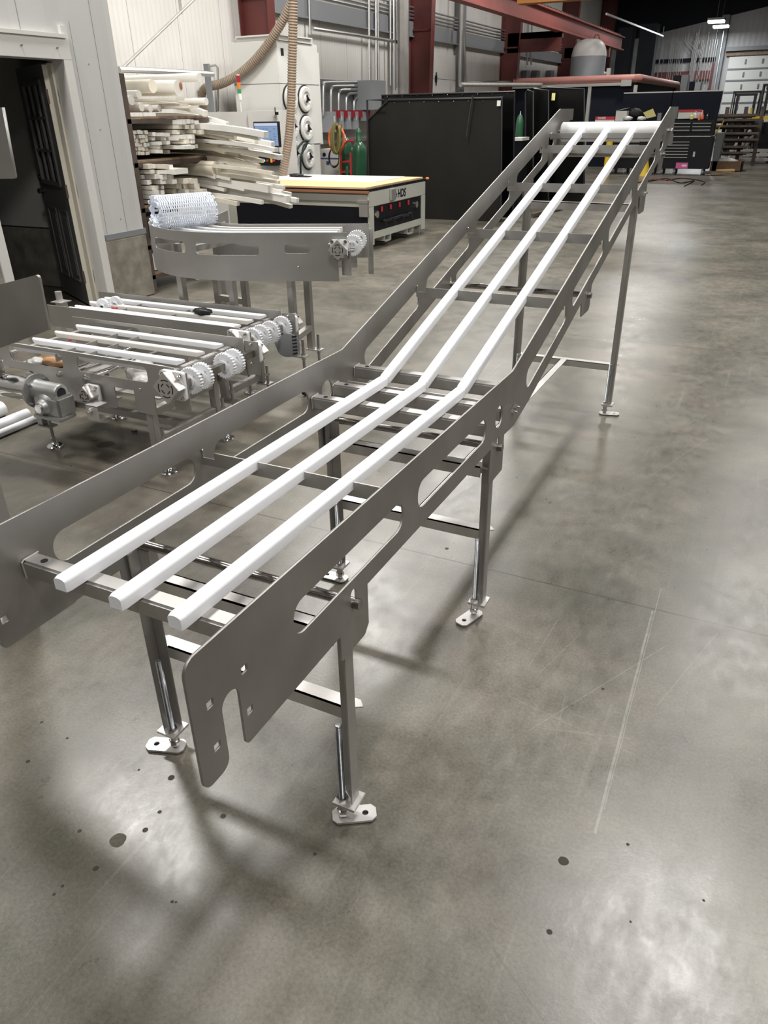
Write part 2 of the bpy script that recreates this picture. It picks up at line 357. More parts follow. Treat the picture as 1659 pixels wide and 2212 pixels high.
def plate_mesh(name, outline, holes, th, fn, cuts=None):
    """sheet with cut-outs; fn(u, v, w) -> world, w in 0..th"""
    cu = bpy.data.curves.new('c', 'CURVE'); cu.dimensions = '2D'; cu.fill_mode = 'BOTH'; cu.extrude = th/2
    for loop in [outline]+list(holes):
        sp = cu.splines.new('POLY'); sp.points.add(len(loop)-1); sp.use_cyclic_u = True
        for q, p in zip(sp.points, loop): q.co = (p[0], p[1], 0, 1)
    o = bpy.data.objects.new('c', cu); COL.objects.link(o); dg = bpy.context.evaluated_depsgraph_get()
    me = bpy.data.meshes.new_from_object(o.evaluated_get(dg)); bpy.data.objects.remove(o); bpy.data.curves.remove(cu)
    bm = bmesh.new(); bm.from_mesh(me); bpy.data.meshes.remove(me)
    bmesh.ops.remove_doubles(bm, verts=bm.verts, dist=1e-5)
    for c in (cuts or []):
        bmesh.ops.bisect_plane(bm, geom=bm.verts[:]+bm.edges[:]+bm.faces[:], plane_co=(c,0,0), plane_no=(1,0,0))
    for v in bm.verts: v.co = Vector(fn(v.co.x, v.co.y, v.co.z+th/2))
    bmesh.ops.recalc_face_normals(bm, faces=bm.faces)
    m2 = bpy.data.meshes.new(name); bm.to_mesh(m2); bm.free(); return m2
def hexnut(mb, c, r, h): return mb.cyl(Vector(c), Vector(c)+Vector((0,0,h)), r, 6)
def text_mesh(s, size, fn, th=.001, bold=0, shear=0):
    cu = bpy.data.curves.new('t', 'FONT'); cu.body = s; cu.size = size; cu.extrude = th; cu.offset = bold; cu.shear = shear
    o = bpy.data.objects.new('t', cu); COL.objects.link(o); dg = bpy.context.evaluated_depsgraph_get()
    me = bpy.data.meshes.new_from_object(o.evaluated_get(dg)); bpy.data.objects.remove(o); bpy.data.curves.remove(cu)
    for v in me.vertices: v.co = Vector(fn(*v.co))
    return me
def catmull(P, n=14):
    P = [Vector(p) for p in P]; P = [P[0]*2-P[1]]+P+[P[-1]*2-P[-2]]; o_ = []
    for i in range(1, len(P)-2):
        for k in range(n):
            t = k/n; a, b_, c, d = P[i-1:i+3]; o_.append(.5*((2*b_)+(c-a)*t+(2*a-5*b_+4*c-d)*t*t+(3*b_-3*c+d-a)*t**3))
    return o_+[P[-2]]
# ================================================================ THE BUILDING
WX = -8.2                                   # long left wall
b = MB(); b.box(-9.2, 12, -11, 41, -.2, 0); struct('floor', b, 'floor')
b = MB(); b.box(WX-.2, WX, -11, 40.5, 0, 6.2); struct('wall_left', b, 'wallL')
b = MB(); b.box(WX-.2, 12, 40, 40.3, 0, 9); struct('wall_back', b, 'wallB')
b = MB(); b.box(11.8, 12, -11, 40.5, 0, 9); struct('wall_right', b, 'wallD')
b = MB(); b.box(WX-.2, 12, -11.2, -11, 0, 9); struct('wall_front', b, 'wallD')
b = MB(); b.prism([(WX-.3,-11,6.0),(2,-11,7.6),(12,-11,5.8),(12,-11,6.0),(2,-11,7.9),(WX-.3,-11,6.2)], (0,51.5,0)); struct('ceiling', b, 'ceil')
b = MB(); b.box(WX, WX+.10, 10.9, 40, 3.22, 3.52); b.box(WX+.10, WX+.13, 10.9, 40, 3.20, 3.23)
struct('trim_1', b, 'greymid')                  # wall girt
b = MB()
for z in (3.58, 3.65, 3.72, 3.80): b.cyl((WX+.10, 10.9, z), (WX+.10, 33, z), .022, 8)
tag(b.obj('conduit_run', 'galv', smooth=True), 'bundle of horizontal grey conduits running along the long white wall above the girt', 'conduit')
# office box with open door
OX = -4.9
b = MB(); b.box(OX-.14, OX, 3.02, 3.64, .60, 3.4); b.box(OX-.14, OX, -11, 2.02, .60, 3.4); b.box(OX-.14, OX, 2.02, 3.02, 2.02, 3.4)
b.box(-7.9, OX-.14, 3.54, 3.64, .60, 3.4)
struct('wall_office', b, 'office')
b = MB(); b.box(-8.2, OX, -11, 3.64, 3.4, 3.5); struct('ceiling_office', b, 'office')
b = MB(); b.box(OX-.15, OX+.02, 3.09, 3.65, 0, .585); b.box(OX-.15, OX+.02, -11, 1.98, 0, .585); b.box(-7.9, OX-.15, 3.5, 3.65, 0, .585)
struct('wall_curb', b, 'curb', bevel=.012)
b = MB(); b.box(OX-.02, OX+.012, 3.12, 3.66, .585, .635); struct('trim_2', b, 'greymid')
# back of the office interior; the unlit room's darkness is painted on as near-black
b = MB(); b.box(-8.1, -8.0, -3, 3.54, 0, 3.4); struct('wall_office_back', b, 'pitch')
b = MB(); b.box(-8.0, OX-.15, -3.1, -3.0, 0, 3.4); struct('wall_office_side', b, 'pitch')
# metal jamb, head flashing
b = MB(); b.box(OX-.16, OX+.035, 3.00, 3.09, 0, 2.02); b.box(OX-.16, OX+.035, 1.95, 2.04, 0, 2.02); b.box(OX-.02, OX+.035, 1.95, 3.09, 2.02, 2.17)
b.box(OX-.02, OX+.05, 1.9, 3.06, 2.17, 2.20); b.box(OX-.01, OX+.03, 3.03, 3.10, 2.17, 2.26)
struct('trim_3', b, 'pale', bevel=.002)
b = MB()
for yy, zz in ((2.1,2.10),(2.6,2.10),(2.95,2.10),(3.3,2.0),(3.3,1.5),(3.36,.75),(3.1,1.4),(3.1,.8)): b.cyl((OX, yy, zz), (OX+(.052 if yy < 3.05 and zz > 2 else .003), yy, zz), .006, 8)
b.box(OX-.001, OX+.0015, 3.418, 3.422, .64, 3.4); b.box(OX-.001, OX+.0015, 3.16, 3.163, .64, 2.3); b.box(OX-.001, OX+.0015, 2.655, 2.66, 2.2, 3.4)
struct('trim_4', b, 'greymid')
# the open door leaf: hinged at the far jamb, swung into the dark room
door = thing('door_1', 'dark grey steel door with nine-pane window standing open in the office doorway', 'door', (OX-.10, 2.98, 0)); door['kind'] = 'structure'
dd = Vector((-math.cos(math.radians(27)), math.sin(math.radians(27)), 0))
dn = Vector((-dd.y, dd.x, 0))
if dn.y > 0: dn = -dn                         # face that looks at the aisle
H0 = Vector((OX-.175, 2.945, 0)); DW = .88
def dpt(u, z, w_=0): return H0+dd*u+dn*w_+Vector((0,0,z))
leaf = plate_mesh('leaf', [(0,.02),(DW,.02),(DW,2.0),(0,2.0)], [rrect(.14,.72,1.08,1.86,.004,1)], .045, lambda u, z, w_: dpt(u, z, w_-.045))
lo = link('leaf', leaf, 'doorgrey', door)
b = MB()
for u in (.14, .72): b.bar(dpt(u,1.06,.006), dpt(u,1.88,.006), .035, .02, dn)
for z in (1.07, 1.87): b.bar(dpt(.125,z,.006), dpt(.735,z,.006), .035, .02, dn)
for u in (.333, .527): b.bar(dpt(u,1.08,.0), dpt(u,1.86,.0), .022, .02, dn)
for z in (1.34, 1.60): b.bar(dpt(.14,z,.0), dpt(.72,z,.0), .022, .02, dn)
b.obj('window_frame', 'doorgrey', door)
b = MB(); b.prism([dpt(.14,1.08,-.02), dpt(.72,1.08,-.02), dpt(.72,1.86,-.02), dpt(.14,1.86,-.02)], dn*.004); b.obj('pane', 'glass', door)
b = MB()
for u0 in (.12, .48):
    for a0, a1, z0, z1 in ((u0,u0,.22,.84),(u0+.26,u0+.26,.22,.84)): b.bar(dpt(a0,z0,.003), dpt(a1,z1,.003), .014, .012, dn)
    for z in (.22, .84): b.bar(dpt(u0,z,.003), dpt(u0+.26,z,.003), .014, .012, dn)
    b.prism([dpt(u0+.05,.27,0), dpt(u0+.21,.27,0), dpt(u0+.21,.79,0), dpt(u0+.05,.79,0)], dn*.006)
b.obj('raised_panel', 'doorgrey', door)
b = MB(); b.prism([dpt(-.012,.02,-.045), dpt(-.004,.02,-.045), dpt(-.004,.02,.0), dpt(-.012,.02,.0)], (0,0,1.97)); b.obj('door_edge', 'edge', door)
b = MB(); b.cyl(dpt(.80,.98,0), dpt(.80,.98,.05), .022, 12); b.bar(dpt(.80,.98,.05), dpt(.69,.98,.055), .02, .014, dn); b.obj('door_handle', 'black', door)
b = MB(); b.cyl(dpt(.80,1.10,0), dpt(.80,1.10,.02), .025, 12); b.obj('lock', 'black', door)
for z in (.28, 1.02, 1.76):
    b = MB(); b.box(OX-.168, OX-.160, 2.925, 3.0, z-.055, z+.055); b.box(OX-.165, OX-.10, 2.996, 3.001, z-.055, z+.055); b.cyl((OX-.158,2.995,z-.055), (OX-.158,2.995,z+.055), .006, 8); b.obj('hinge', 'rust', door)
b = MB(); b.box(OX-.15, OX-.10, 2.975, 3.002, 0, 2.0); b.obj('weather_strip', 'edge', door)
# roll-up door in the long wall, seen between two columns
rd = thing('door_2', 'white sectional roll-up door in the long wall between two red columns', 'door', (WX+.05, 19, 0)); rd['kind'] = 'structure'
b = MB()
for k in range(5): b.box(WX+.02, WX+.08, 17.6, 20.0, .02+.59*k, .60+.59*k)
b.obj('door_section', 'paper', rd)
b = MB(); b.box(WX+.02, WX+.14, 20.0, 20.5, 0, 4.2); b.obj('guide_rail', 'greymid', rd)
b = MB(); b.box(WX+.08, WX+.10, 18.5, 18.62, 2.30, 2.45); b.box(WX+.08, WX+.11, 18.55, 18.57, 2.22, 2.52); b.obj('latch', 'black', rd)
# red columns of the steel frame
def column(y, n, w0=.5, w1=.66):
    t = thing('steel_column', n, 'column', (WX+.3, y, 0), 'red frame columns along the long wall')
    b = MB(); b.prism([(WX+.02, y, 0), (WX+w0, y, 0), (WX+w1, y, 6.1), (WX+.02, y, 6.1)], (0, .012, 0)); b.obj('web', 'redsteel', t)
    b = MB(); b.prism([(WX+w0, y-.10, 0), (WX+w0+.014, y-.10, 0), (WX+w1+.014, y-.10, 6.1), (WX+w1, y-.10, 6.1)], (0, .22, 0)); b.obj('flange', 'redsteel', t)
    b = MB(); b.box(WX+.02, WX+.035, y-.10, y+.12, 0, 6.1); b.obj('flange', 'redsteel', t)
    b = MB(); b.box(WX-.0+.03, WX+w0+.04, y-.06, y, 3.32, 3.36); b.obj('stiffener', 'redsteel', t)
column(10.25, 'red steel column behind the white dust collector, nearest of the row')
column(17.1, 'red steel column beside the white sectional roll-up door')
column(24.0, 'red steel column right of the white wall bay, behind the low pipe')
column(31.0, 'red steel column left of the domed grey tank')
column(37.6, 'red steel column deepest in the hall, right of the domed grey tank')
# far wall fittings
FY = 40
b = MB(); b.prism([(WX,FY-.08,4.30),(2,FY-.08,6.05),(12,FY-.08,6.05),(12,FY-.08,9),(WX,FY-.08,9)], (0,.06,0)); struct('trim_9', b, 'ceil')
for i, (xa, xb, ya, yb) in enumerate(((1337,1368,60,200),(1384,1421,52,200))):
    a_, c_ = PY(xa,ya,35.5), PY(xb,ya,35.5); b = MB(); b.box(a_.x, c_.x, 35.5, 36.2, 0, a_.z); tag(b.obj('dark_cabinet_tower', 'ceil'), ['tall black tower standing against the wall right of the domed tank','second tall black tower right of the tank, nearer the far wall conduits'][i], 'tower')
b = MB(); b.bar(PY(1310,30,24.5), PY(1432,78,34), .05, .05); tag(b.obj('roof_cable', 'galv'), 'thin pale conduit slanting under the dark roof above the crane girder', 'conduit')
fd = thing('door_3', 'large white sectional overhead door at the far right end of the hall', 'door', (-.5, FY-.1, 0)); fd['kind'] = 'structure'
zs = [1.30, 1.78, 2.20, 2.67, 3.12, 3.62]
for k in range(-1, 5):
    z0 = zs[k]+.02 if k >= 0 else .02; z1 = zs[k+1]-.02 if k >= 0 else zs[0]-.02
    b = MB(); b.box(-2.75, 2.4, FY-.12, FY-.06, z0, z1); b.obj('door_section', 'paper', fd)
b = MB()
for z in zs[:-1]: b.box(-2.75, 2.4, FY-.15, FY-.05, z-.03, z+.03)
b.obj('seam_rail', 'greymid', fd)
b = MB()
for z in (1.6, 1.98, 2.42, 2.9, 3.4):
    for x in (-2.05, -1.35, -.65): b.box(x-.03, x+.03, FY-.16, FY-.12, z-.09, z+.09)
b.obj('hinge_plate', 'greymid', fd)
b = MB(); b.box(-2.9, 2.6, FY-.14, FY-.02, 3.64, 3.80); struct('trim_5', b, 'wood')
b = MB(); b.box(-2.95, 2.8, FY-.3, FY-.02, 3.82, 3.98); struct('trim_6', b, 'greymid')
b = MB(); b.box(-5.9, -3.15, FY-.2, FY-.02, 2.75, 3.10); tag(b.obj('steel_beam', 'redsteel'), 'short red beam on the far wall behind the conduits', 'beam')
b = MB(); b.box(-6.3, -3.1, FY-.14, FY-.02, 3.48, 3.62); struct('trim_7', b, 'navy')
b = MB(); b.box(-3.25, -3.05, FY-.35, FY-.02, 0, 5.2); b.box(-3.3, -3.0, FY-.37, FY-.33, 0, 5.2); tag(b.obj('steel_column', 'greymid'), 'dark column left of the large white overhead door', 'column')
b = MB(); b.box(-3.42, -3.28, FY-.3, FY-.02, 0, 3.4); tag(b.obj('steel_column', 'redsteel'), 'narrow dark red post beside the dark column on the far wall', 'column')
rr = random.Random(3)
def conduit(pts, label, r=.016, group=None):
    b = MB(); b.tube(pts, r, 6); tag(b.obj('wall_conduit', 'galv', smooth=True), label, 'conduit', group)
xs = [-5.75,-5.60,-5.35,-5.28,-5.20,-5.08,-5.0,-4.93,-4.86,-4.75,-4.35,-4.31,-4.27,-4.23,-4.19,-4.15,-4.02,-3.96,-3.90,-3.78,-3.66,-3.55,-3.45,-3.36]
for i, x in enumerate(xs):
    top = rr.choice([4.6, 4.1, 4.7, 4.3]); bot = 2.35+rr.random()*.1
    conduit([(x, FY-.22, bot), (x, FY-.22, top)], 'thin vertical silver conduit on the far wall, '+['first','second','third','fourth','fifth','sixth','seventh','eighth','ninth','tenth','eleventh','twelfth','thirteenth','fourteenth','fifteenth','sixteenth','seventeenth','eighteenth','nineteenth','twentieth','twenty-first','twenty-second','twenty-third','twenty-fourth'][i]+' from the left', group='conduits on the far wall')
for i, (xa, za, xb, zb) in enumerate(((-4.75,4.3,-4.35,3.9),(-4.62,4.3,-4.2,3.9),(-4.12,3.95,-3.9,3.7),(-4.12,3.85,-3.95,3.6))):
    conduit([(xa,FY-.3,za+.3),(xa,FY-.3,za),(xb,FY-.3,zb),(xb,FY-.3,zb-.8)], ['first','second','third','fourth'][i]+' from the left of the silver conduits with a diagonal offset on the far wall', .018, 'offset conduits on the far wall')
for z, nm in ((2.28,'lowest'), (2.34,'middle'), (2.40,'highest')): conduit([(-5.9,FY-.3,z),(-3.7,FY-.3,z)], nm+' of three horizontal silver conduits above the white cabinet on the far wall', .018, 'low conduits on the far wall')
conduit([(-5.75,FY-.35,2.2),(-5.75,FY-.35,4.9)], 'taller silver conduit at the left end of the far wall group', .03)
conduit([(-3.15,FY-.45,0.4),(-3.15,FY-.45,4.6)], 'bright vertical pipe beside the dark column on the far wall', .035)
b = MB(); b.box(-4.9, -3.5, FY-.65, FY-.38, 0, 2.2); tag(b.obj('electrical_cabinet', 'grey', bevel=.01), 'large pale grey cabinet under the conduits on the far wall', 'cabinet')
# ceiling steel
b = MB(); b.box(-6.5, -6.25, 12, 33.5, 4.10, 4.14); b.box(-6.39, -6.36, 12, 33.5, 3.70, 4.14); b.box(-6.5, -6.25, 12, 33.5, 3.68, 3.72)
tag(b.obj('crane_girder', 'girder'), 'long red crane girder running toward the far wall above the tank', 'girder')
b = MB(); b.box(-6.44, -6.31, 12.2, 33.3, 4.135, 4.15)
for k in range(70): b.box(-6.42, -6.33, 12.2+k*.3, 12.34+k*.3, 4.14, 4.20)
tag(b.obj('conductor_bar', 'rust'), 'ribbed dark conductor bar on top of the red crane girder', 'bar')
b = MB(); b.box(-8.0, -6.3, 24.0, 24.2, 3.55, 3.72); b.box(-8.0, -6.3, 24.0, 24.02, 3.2, 3.72); tag(b.obj('girder_bracket', 'redsteel'), 'red bracket carrying the crane girder off the column behind the low pipe', 'bracket')
b = MB(); b.box(-8.0, -6.3, 31.0, 31.2, 3.35, 3.7); tag(b.obj('girder_bracket', 'redsteel'), 'red bracket carrying the crane girder off the column left of the tank', 'bracket')
p0 = PY(1240, 2, 16.5); p1 = PY(1480, -14, 16.5)
b = MB(); b.bar(p0+Vector((-1.2,0,.12)), p1+Vector((2,0,.12)), .3, .22); tag(b.obj('bridge_beam', 'orange'), 'orange overhead crane beam crossing the top edge of the picture', 'beam')
b = MB()
for k in range(16): b.prism([(WX,-9+k*3.2,5.75),(2,-9+k*3.2,7.35),(2,-9+k*3.2,7.5),(WX,-9+k*3.2,5.92)], (0,.12,0))
struct('trim_8', b, 'ceil')
for i, (px, py, yy) in enumerate(((1548, 43, 36.0), (1558, 54, 38.0))):
    p = PY(px, py, yy); t = thing('high_bay_light', ['glowing white high bay light, upper of the two near the far wall', 'glowing white high bay light, lower of the two near the far wall'][i], 'light', p, 'high bay lights')
    b = MB(); b.box(p.x-.32, p.x+.32, p.y-.3, p.y+.3, p.z-.02, p.z+.06); b.obj('housing', 'greymid', t)
    b = MB(); b.box(p.x-.30, p.x+.30, p.y-.28, p.y+.28, p.z-.10, p.z-.02); b.obj('lens', 'led', t)
    b = MB(); b.cyl((p.x,p.y,p.z+.06), (p.x,p.y,p.z+1.8), .008, 6); b.obj('hanger', 'galv', t)
    area((p.x, p.y, p.z-.15), 130, .6, .5, (.92,.97,1))
for k, (x, y, z, e) in enumerate(LIGHTS):
    t = thing('high_bay_light', 'high bay light hung from the roof '+['right above the sloping conveyor run','over the aisle right of the router table','over the front end of the sloping conveyor','above the flat conveyors near the office','above the stock rack corner','above the dust collector aisle','far right over the open floor','far right beyond the open floor','over the aisle past the router table','above the long wall by the sectional door','above the office roof side','at the front right of the hall','over the booth approach','above the far end aisle'][k], 'light', (x, y, z+.05), 'high bay lights')
    b = MB(); b.box(x-.62, x+.62, y-.27, y+.27, z+.04, z+.12); b.obj('housing', 'greymid', t)
    b = MB(); b.box(x-.6, x+.6, y-.25, y+.25, z+.015, z+.035); b.obj('lens', 'led', t)
# ================================================================ MAIN INCLINE CONVEYOR
W = .62; SL = .2722
conv = thing('incline_conveyor', 'stainless incline conveyor frame with three white wear strips rising from the foreground', 'conveyor', (-.31, .4, 0))
ztop = lambda y: .8585-.0075*y if y < 0 else .8585+SL*y
tl = lambda y: .8585+SL*y
out = [(-1.592,.604),(-1.592,.871),(0,.8585),(2.70,tl(2.70)),(3.02,tl(2.70)),(3.02,1.532),(2.94,1.53),(2.94,1.455),(2.985,1.45),(2.985,1.398),(2.775,1.398),(2.69,1.375),
       (2.69,1.27),(2.55,1.27),(2.55,1.337),(2.235,1.25),(2.235,1.10),(2.09,1.10),(2.05,1.197),(1.10,.936),(1.08,.925),(1.08,.835),(1.065,.822),(.935,.822),(.915,.885),
       (.227,.695),(.05,.657),(-.052,.662),(-.052,.537),(-.184,.537),(-.184,.662),(-1.011,.664),(-1.011,.558),(-1.03,.538),(-1.137,.538),(-1.137,.607),(-1.476,.604),
       (-1.476,.747),(-1.524,.747),(-1.524,.604)]
out = [out[i] for i in range(len(out))]
out = fillet(out, {0:.022, 1:.028, 36:.012, 37:.024, 38:.024, 39:.022, 3:.006, 4:.004, 5:.004, 9:.005, 10:.005, 12:.005, 13:.005, 16:.01, 17:.01, 22:.006, 23:.006, 28:.008, 29:.008, 33:.01, 34:.006, 35:.004})
def slot(y0, y1, off0=.0915, off1=.167):
    if y1 < 0: return rrect(y0, y1, .7135, .7885, .034, 6)
    a = math.atan(SL); h = (off1-off0)*math.cos(a); L_ = (y1-y0)/math.cos(a)-h*math.sin(a)*.0
    c = Vector(((y0+y1)/2, tl((y0+y1)/2)-(off0+off1)/2)); o_ = []
    for u, v in rrect(-L_/2, L_/2, -h/2, h/2, .032, 6):
        o_.append((c.x+u*math.cos(a)-v*math.sin(a), c.y+u*math.sin(a)+v*math.cos(a)))
    return o_
holes = [slot(-1.303,-.822), slot(-.738,-.238), slot(.165,.655), slot(.738,1.237), slot(1.328,1.815), slot(1.925,2.385), slot(2.49,2.605),
         [( -.118+.035*math.cos(a), .747+.036*math.sin(a)) for a in [2*math.pi*i/28 for i in range(28)]]]
def keyhole(y, z): return [(y+.013*math.cos(math.radians(a)), z-.010+.013*math.sin(math.radians(a))) for a in range(180, 361, 18)]+[(y+.013*math.cos(math.radians(a)), z+.012+.014*math.sin(math.radians(a))) for a in range(0, 181, 18)]
RODS = [(-1.075, .664), (-.112, .651), (1.018, .905), (2.63, 1.365)]
for y, z in RODS: holes.append(keyhole(y, z))
holes.append(keyhole(2.172, 1.205))
for y, z in ((-1.456,.761),(-1.548,.760),(-1.455,.669),(-1.547,.668)): holes.append([(y-.0085,z-.0085),(y+.0085,z-.0085),(y+.0085,z+.0085),(y-.0085,z+.0085)])
T = .0055
sp = link('side_plate', plate_mesh('side_plate', out, holes, T, lambda u, v, w_: (w_-T, u, v)), 'steel_plate', conv); lab(sp, 'right side plate with long rounded slots')
sp = link('side_plate', plate_mesh('side_plate', out, holes, T, lambda u, v, w_: (-W-w_, u, v)), 'steel_plate', conv); lab(sp, 'left side plate with long rounded slots')
# square cross tubes with a hole near the left end
def xtube(y, z, s=.042, nm='cross_tube', mt='steel'):
    b = MB(); b.box(-W, -T, y-s/2, y+s/2, z-s, z); o = b.obj(nm, mt, conv, bevel=.005, smooth=True)
    b = MB(); b.cyl((-W+.045, y, z-.001), (-W+.045, y, z+.0012), .0075, 14); b.obj('drain_hole', 'dark', o)
    b = MB(); b.tube([(-W+.003,y-s/2,z-s),(-W+.003,y-s/2-.001,z-.003),(-W+.003,y-s/2+.004,z+.0005),(-W+.003,y+s/2,z+.0005)], .0022, 6); b.obj('weld_bead', 'steel_bright', o)
xtube(-1.363, .7725); xtube(-.203, .7565); xtube(-.061, .7565); xtube(.096, .7765); xtube(2.535, 1.470, .032)
b = MB(); b.box(-.585, -.03, -.034, -.030, .722, .760); b.obj('stop_bar', 'steel_bright', conv)
# round tie bars
for y, z in RODS:
    b = MB(); b.cyl((-W-.016, y, z-.010), (.016, y, z-.010), .0122, 20); b.obj('tie_bar', 'rod', conv, smooth=True)
# notched ladder bars under the strips
SX = [-.455, -.312, -.170]; SW = .036
def ladder(y, z):
    h = .040; o_ = [(-W,z-h),(-T,z-h),(-T,z-.019),(-.035,z-.019),(-.035,z)]
    for x in SX[::-1]: o_ += [(x+SW/2+.001,z),(x+SW/2+.001,z-.021),(x-SW/2-.001,z-.021),(x-SW/2-.001,z)]
    o_ += [(-.578,z),(-.578,z-.019),(-W+.004,z-.019),(-W+.004,z+.002),(-W,z+.002)]
    b = MB(); b.prism([(a, y-.002, c) for a, c in o_], (0,.004,0)); b.obj('notched_bar', 'steel', conv)
    b = MB()
    b.sphere((-W+.004, y-.002, z+.003), .0035)
    b.obj('tack_weld', 'chrome', conv, smooth=True)
ladder(-.788, .787)
for y in (.632, 1.205, 1.768, 2.322): ladder(y, tl(y)-.075)
# white wear strips: half-round top, lower run and incline run
def strip(mb, x, p, q, w_=SW, h=.030):
    up = Vector((0,0,1)); d = (q-p).normalized(); n = Vector((1,0,0)).cross(d); n = n if n.z > 0 else -n
    prof = [(-w_/2,-h*.5),(w_/2,-h*.5),(w_/2,.2*h)]+[(w_/2*math.cos(math.radians(a)), .2*h+.3*h*math.sin(math.radians(a))) for a in range(15, 180, 15)]+[(-w_/2,.2*h)]
    rings = []
    L_ = (q-p).length
    for s_, k in ((0,.84),(.010,1),(L_-.006,1),(L_,.93)):
        rings.append([mb.bm.verts.new(p+d*s_+Vector((1,0,0))*a*k+n*(c*k if c > 0 else c)) for a, c in prof])
    for A, B in zip(rings, rings[1:]):
        for i in range(len(A)): mb.face([A[i], A[(i+1)%len(A)], B[(i+1)%len(A)], B[i]])
    mb.face(rings[0][::-1]); mb.face(rings[-1]); return mb
for i, x in enumerate(SX):
    nm = ['left', 'middle', 'right'][i]
    b = MB(); strip(b, x, Vector((x,-1.428,.7875)), Vector((x,-.012,.7735))); lab(b.obj('wear_strip', 'uhmw', conv, smooth=True), nm+' white strip on the level section')
    b = MB(); strip(b, x, Vector((x,-.006,.7705+.004)), Vector((x,2.625,tl(2.625)-.079))); lab(b.obj('wear_strip', 'uhmw', conv, smooth=True), nm+' white strip on the sloping section')
# head roller
b = MB(); b.lathe((-.605,2.712,1.472), (1,0,0), [(0,.046),(.006,.052),(.578,.052),(.585,.046)], 40); b.obj('head_roller', 'uhmw_old', conv, smooth=True); bpy.data.objects['head_roller'].data.materials[0] = M['uhmw_cut']
b = MB(); b.cyl((-W-.02,2.712,1.472), (.012,2.712,1.472), .012, 12); b.obj('roller_shaft', 'rod', conv, smooth=True)
def bolt(mb, x, y, z, s=1):
    mb.cyl((x,y,z), (x+.009*s,y,z), .0085, 6); mb.cyl((x+.009*s,y,z), (x+.017*s,y,z), .0045, 8); return mb
b = MB(); bolt(b, 0, .022, .715); bolt(b, 0, .046, .724); b.obj('bolt', 'chrome', conv)
b = MB(); bolt(b, 0, 2.775, 1.475); bolt(b, 0, 2.80, 1.482); b.obj('bolt', 'chrome', conv)
b = MB(); bolt(b, 0, 2.172, 1.195); b.obj('bolt', 'chrome', conv)
# legs
AT = .0045; AL = .038
def leg(side, y, ztop_, foot_ang, rod_top=.315, foot=True):
    # side +1 right, -1 left; angle iron: outer flange in YZ, back flange in XZ
    xo = -.0065 if side > 0 else -W+.0065; s = -side
    b = MB(); z0 = .064
    x1 = xo+s*AT; b.box(min(xo,x1), max(xo,x1), y-.0, y+AL, z0, ztop_)
    x2 = xo+s*AL; b.box(min(x1,x2), max(x1,x2), y+AL-AT, y+AL, z0, ztop_)
    o = b.obj('leg', 'steel', conv, bevel=.001)
    xb = xo-s*.012; xe = xo+s*.050; yb0, yb1 = y-.014, y+AL+.010
    b = MB(); b.box(min(xb,xe), max(xb,xe), yb0, yb1, .055, .064); b.obj('base_plate', 'steel_bright', o, bevel=.0008)
    xr, yr = xo+s*.030, y+.004
    b = MB(); r0 = .0088; prof = [(0, r0*.8)]; z_ = .002
    while z_ < rod_top-.012: prof += [(z_, r0), (z_+.0011, r0*.88)]; z_ += .0022
    prof += [(rod_top-.010, r0), (rod_top-.008, r0*.8)]
    b.lathe((xr,yr,.010), (0,0,1), prof, 16); b.obj('threaded_rod', 'thread', o, smooth=True)
    b = MB(); hexnut(b, (xr,yr,.064), .0155, .013); hexnut(b, (xr,yr,.018), .0155, .016); b.cyl((xr,yr,.034), (xr,yr,.055), .0125, 16); b.obj('nut', 'chrome', o)
    a = math.radians(foot_ang); c_, s_ = math.cos(a), math.sin(a)
    oc = [(-.028,-.014),(-.016,-.025),(.072,-.025),(.084,-.013),(.084,.013),(.072,.025),(-.016,.025),(-.028,.014)]
    F = lambda u, v, w_: (xr+u*c_-v*s_, yr+u*s_+v*c_, .003+w_)
    link('foot_plate', plate_mesh('foot_plate', oc, [circ(.056, 0, .0082, 18)], .0075, F), 'steel_bright', o)
    b = MB(); b.prism([F(u*.97+.001, v*.95, -.003) for u, v in oc], (0,0,.003)); b.obj('foot_pad', 'rubber', o)
leg(1, -1.116, .66, 32); leg(-1, -1.116, .64, 199)
leg(1, -.160, .655, 252, .315); leg(-1, -.160, .64, 181, .335)
leg(1, 2.045, 1.20, 12, .30); leg(-1, 2.045, 1.20, 190, .30)
def lbar(y, z, upper=False, nm='cross_bar'):
    # folded bar between the legs: vertical web plus top flange with clipped corners
    b = MB(); x0, x1 = -W+.014, -.014
    b.box(x0+.03, x1-.03, y, y+.004, z-.038, z)
    if upper: b.prism([(x0,y,z-.004),(x1,y,z-.004),(x1,y+.038,z-.004),(x0,y+.038,z-.004)], (0,0,.004)); b.box(x0,x1,y+.034,y+.038,z-.038,z)
    else: b.prism([(x0+.02,y,z-.004),(x1-.02,y,z-.004),(x1+.016,y+.022,z-.004),(x1,y+.04,z-.004),(x0,y+.04,z-.004),(x0-.016,y+.022,z-.004)], (0,0,.004))
    b.obj(nm, 'steel_bright', conv)
lbar(-1.078, .343); lbar(-1.10, .577, True); lbar(-.122, .333); lbar(-.145, .577, True); lbar(2.083, .29); lbar(2.06, 1.15, True)
b = MB(); b.box(-.335, -.297, -.12, 2.085, .286, .290); b.box(-.335, -.331, -.12, 2.085, .254, .290); b.obj('lengthwise_brace', 'steel_bright', conv)
for x in (-.565, -.058):
    for y in (-1.085, -.145, 2.075):
        pass
